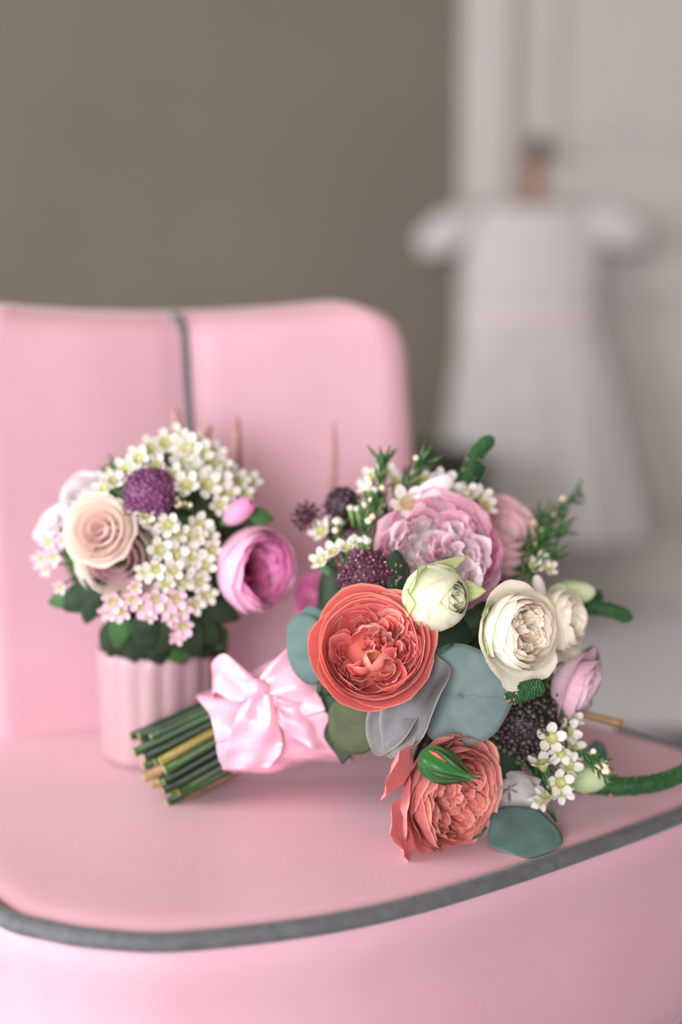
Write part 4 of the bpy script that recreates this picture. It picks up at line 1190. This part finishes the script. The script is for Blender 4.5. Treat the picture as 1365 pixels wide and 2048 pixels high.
# white waxflower clusters
rnd = random.Random(31)
cl = [(250, 935, 26), (275, 915, 26), (300, 895, 26), (330, 885, 28), (350, 870, 26), (375, 895, 30), (400, 905, 28), (420, 925, 28), (370, 925, 30), (395, 945, 30), (345, 950, 26), (372, 968, 28), (415, 968, 30), (440, 960, 26), (455, 985, 26), (480, 960, 22), (505, 960, 22), (225, 960, 22), (205, 975, 22), (430, 905, 24),
      (310, 1040, 28), (335, 1050, 26), (290, 1030, 22), (355, 1065, 24), (400, 1050, 26), (415, 1070, 24), (385, 1075, 26), (320, 1100, 26), (350, 1110, 28), (385, 1110, 28), (380, 1125, 26), (410, 1130, 24), (345, 1140, 24), (310, 1140, 22), (290, 1145, 22), (330, 1165, 22), (365, 1165, 24), (400, 1165, 22), (415, 1190, 22), (390, 1210, 22), (425, 1100, 22), (440, 1010, 22), (460, 940, 20), (490, 985, 20), (395, 880, 20), (310, 930, 24), (265, 960, 20), (360, 900, 22), (445, 930, 22)]
for i, (x, y, r) in enumerate(cl):
    p, n = place(x, y, .004 + rnd.uniform(-.004, .006))
    waxflower(S, p, (n + face(rnd.uniform(-.3, .3), rnd.uniform(-.2, .3), .5)).normalized(), r / FPX * 1.13 * 1.05, i, detail=False)
for i, (x, y, r) in enumerate([(225, 1205, 24), (240, 1225, 22), (215, 1225, 20), (265, 1200, 20), (285, 1215, 24), (310, 1200, 26), (330, 1215, 24), (350, 1200, 26), (365, 1220, 22), (340, 1235, 18), (365, 1255, 24), (355, 1275, 18), (95, 1085, 20), (80, 1120, 22), (105, 1115, 22), (125, 1080, 18), (90, 1140, 16), (300, 1232, 16), (270, 1175, 16), (120, 1175, 16)]):
    p, n = place(x, y, .006)
    waxflower(S, p, (n + face(0, -.1, .6)).normalized(), r / FPX * 1.14 * 1.0, i * .8, mat='wax_pink', detail=False)
# foliage of the small bouquet
for i, (x, y, tx, ty, L, W_, mt) in enumerate([(165, 1195, -.8, -.6, .05, .026, 'leaf_dark'), (130, 1200, -1, -.4, .04, .018, 'leaf_mid'), (180, 1215, -.4, -.9, .035, .018, 'leaf_dark'), (240, 1262, -.3, -1, .04, .018, 'leaf_mid'), (370, 1270, .5, -1, .055, .032, 'leaf_dark'), (330, 1275, -.4, -1, .05, .026, 'leaf_dark'), (400, 1262, .8, -.8, .05, .026, 'leaf_dark'), (430, 1275, .5, -1, .04, .024, 'leaf_mid'), (290, 1265, 0, -1, .04, .022, 'leaf_dark'), (440, 1225, .8, -.5, .04, .022, 'leaf_dark'), (225, 1280, -.3, -1, .045, .024, 'leaf_dark'), (265, 1290, -.1, -1, .045, .026, 'leaf_dark'), (310, 1295, .1, -1, .045, .026, 'leaf_dark'), (352, 1296, .2, -1, .045, .026, 'leaf_mid'), (395, 1292, .5, -1, .045, .026, 'leaf_dark'), (430, 1298, .5, -1, .036, .024, 'leaf_dark')]):
    p, n = place(x, y, -.004)
    leaf(S, p, (n + face(0, -.1, .4)), face(tx, ty, 0), L, W_, M[mt], seed=i + 60, shape='point')
for i in range(54):
    zz = 1 - 1.7 * (i + .5) / 54; a = i * 2.39996; rr = math.sqrt(max(0, 1 - zz * zz))
    d = Vector((rr * math.cos(a), rr * math.sin(a), zz))
    leaf(S, SC + Vector((d.x, d.y, d.z)) * .078, d, Vector((rnd.uniform(-1, 1), rnd.uniform(-1, 1), rnd.uniform(-1, 1))), .05, .03, M['leaf_mid' if i % 2 else 'leaf_olive'], seed=i + 90, shape='point')
for i, (x0_, y0_, x1_, y1_, r) in enumerate([(352, 885, 350, 818, .0042), (405, 880, 418, 852, .004), (472, 950, 472, 836, .0046), (665, 985, 667, 848, .0034)]):
    dd = 1.22 if i < 3 else 1.23
    spike(S if i < 3 else B, [at(x0_, y0_, dd), at((x0_ + x1_) / 2 + 3, (y0_ + y1_) / 2, dd), at(x1_, y1_, dd)], r, M['spike_pink'], 300 + i, 'faded pinkish flower spike', rows=22, size=.3, tiptaper=.5)
needle_sprig(S, [at(255, 1000, 1.14), at(240, 960, 1.15), at(228, 925, 1.16)], 12, .012, 321, buds=3)
needle_sprig(S, [at(380, 1020, 1.11), at(370, 1010, 1.11), at(352, 1000, 1.11)], 12, .010, 322, buds=6)
for i in range(11):
    a = i * 2.39996; r = .004 + .0105 * math.sqrt(i)
    r = min(r, .036)
    b0 = Vector((VX + r * math.cos(a) * .9, VY + r * math.sin(a) * .9, SEAT + .014))
    stem_mesh(S, [b0, b0 + Vector((0, 0, .07)), SC + Vector((r * 1.2 * math.cos(a), r * 1.2 * math.sin(a), -.03))], .0036, M['stem'])
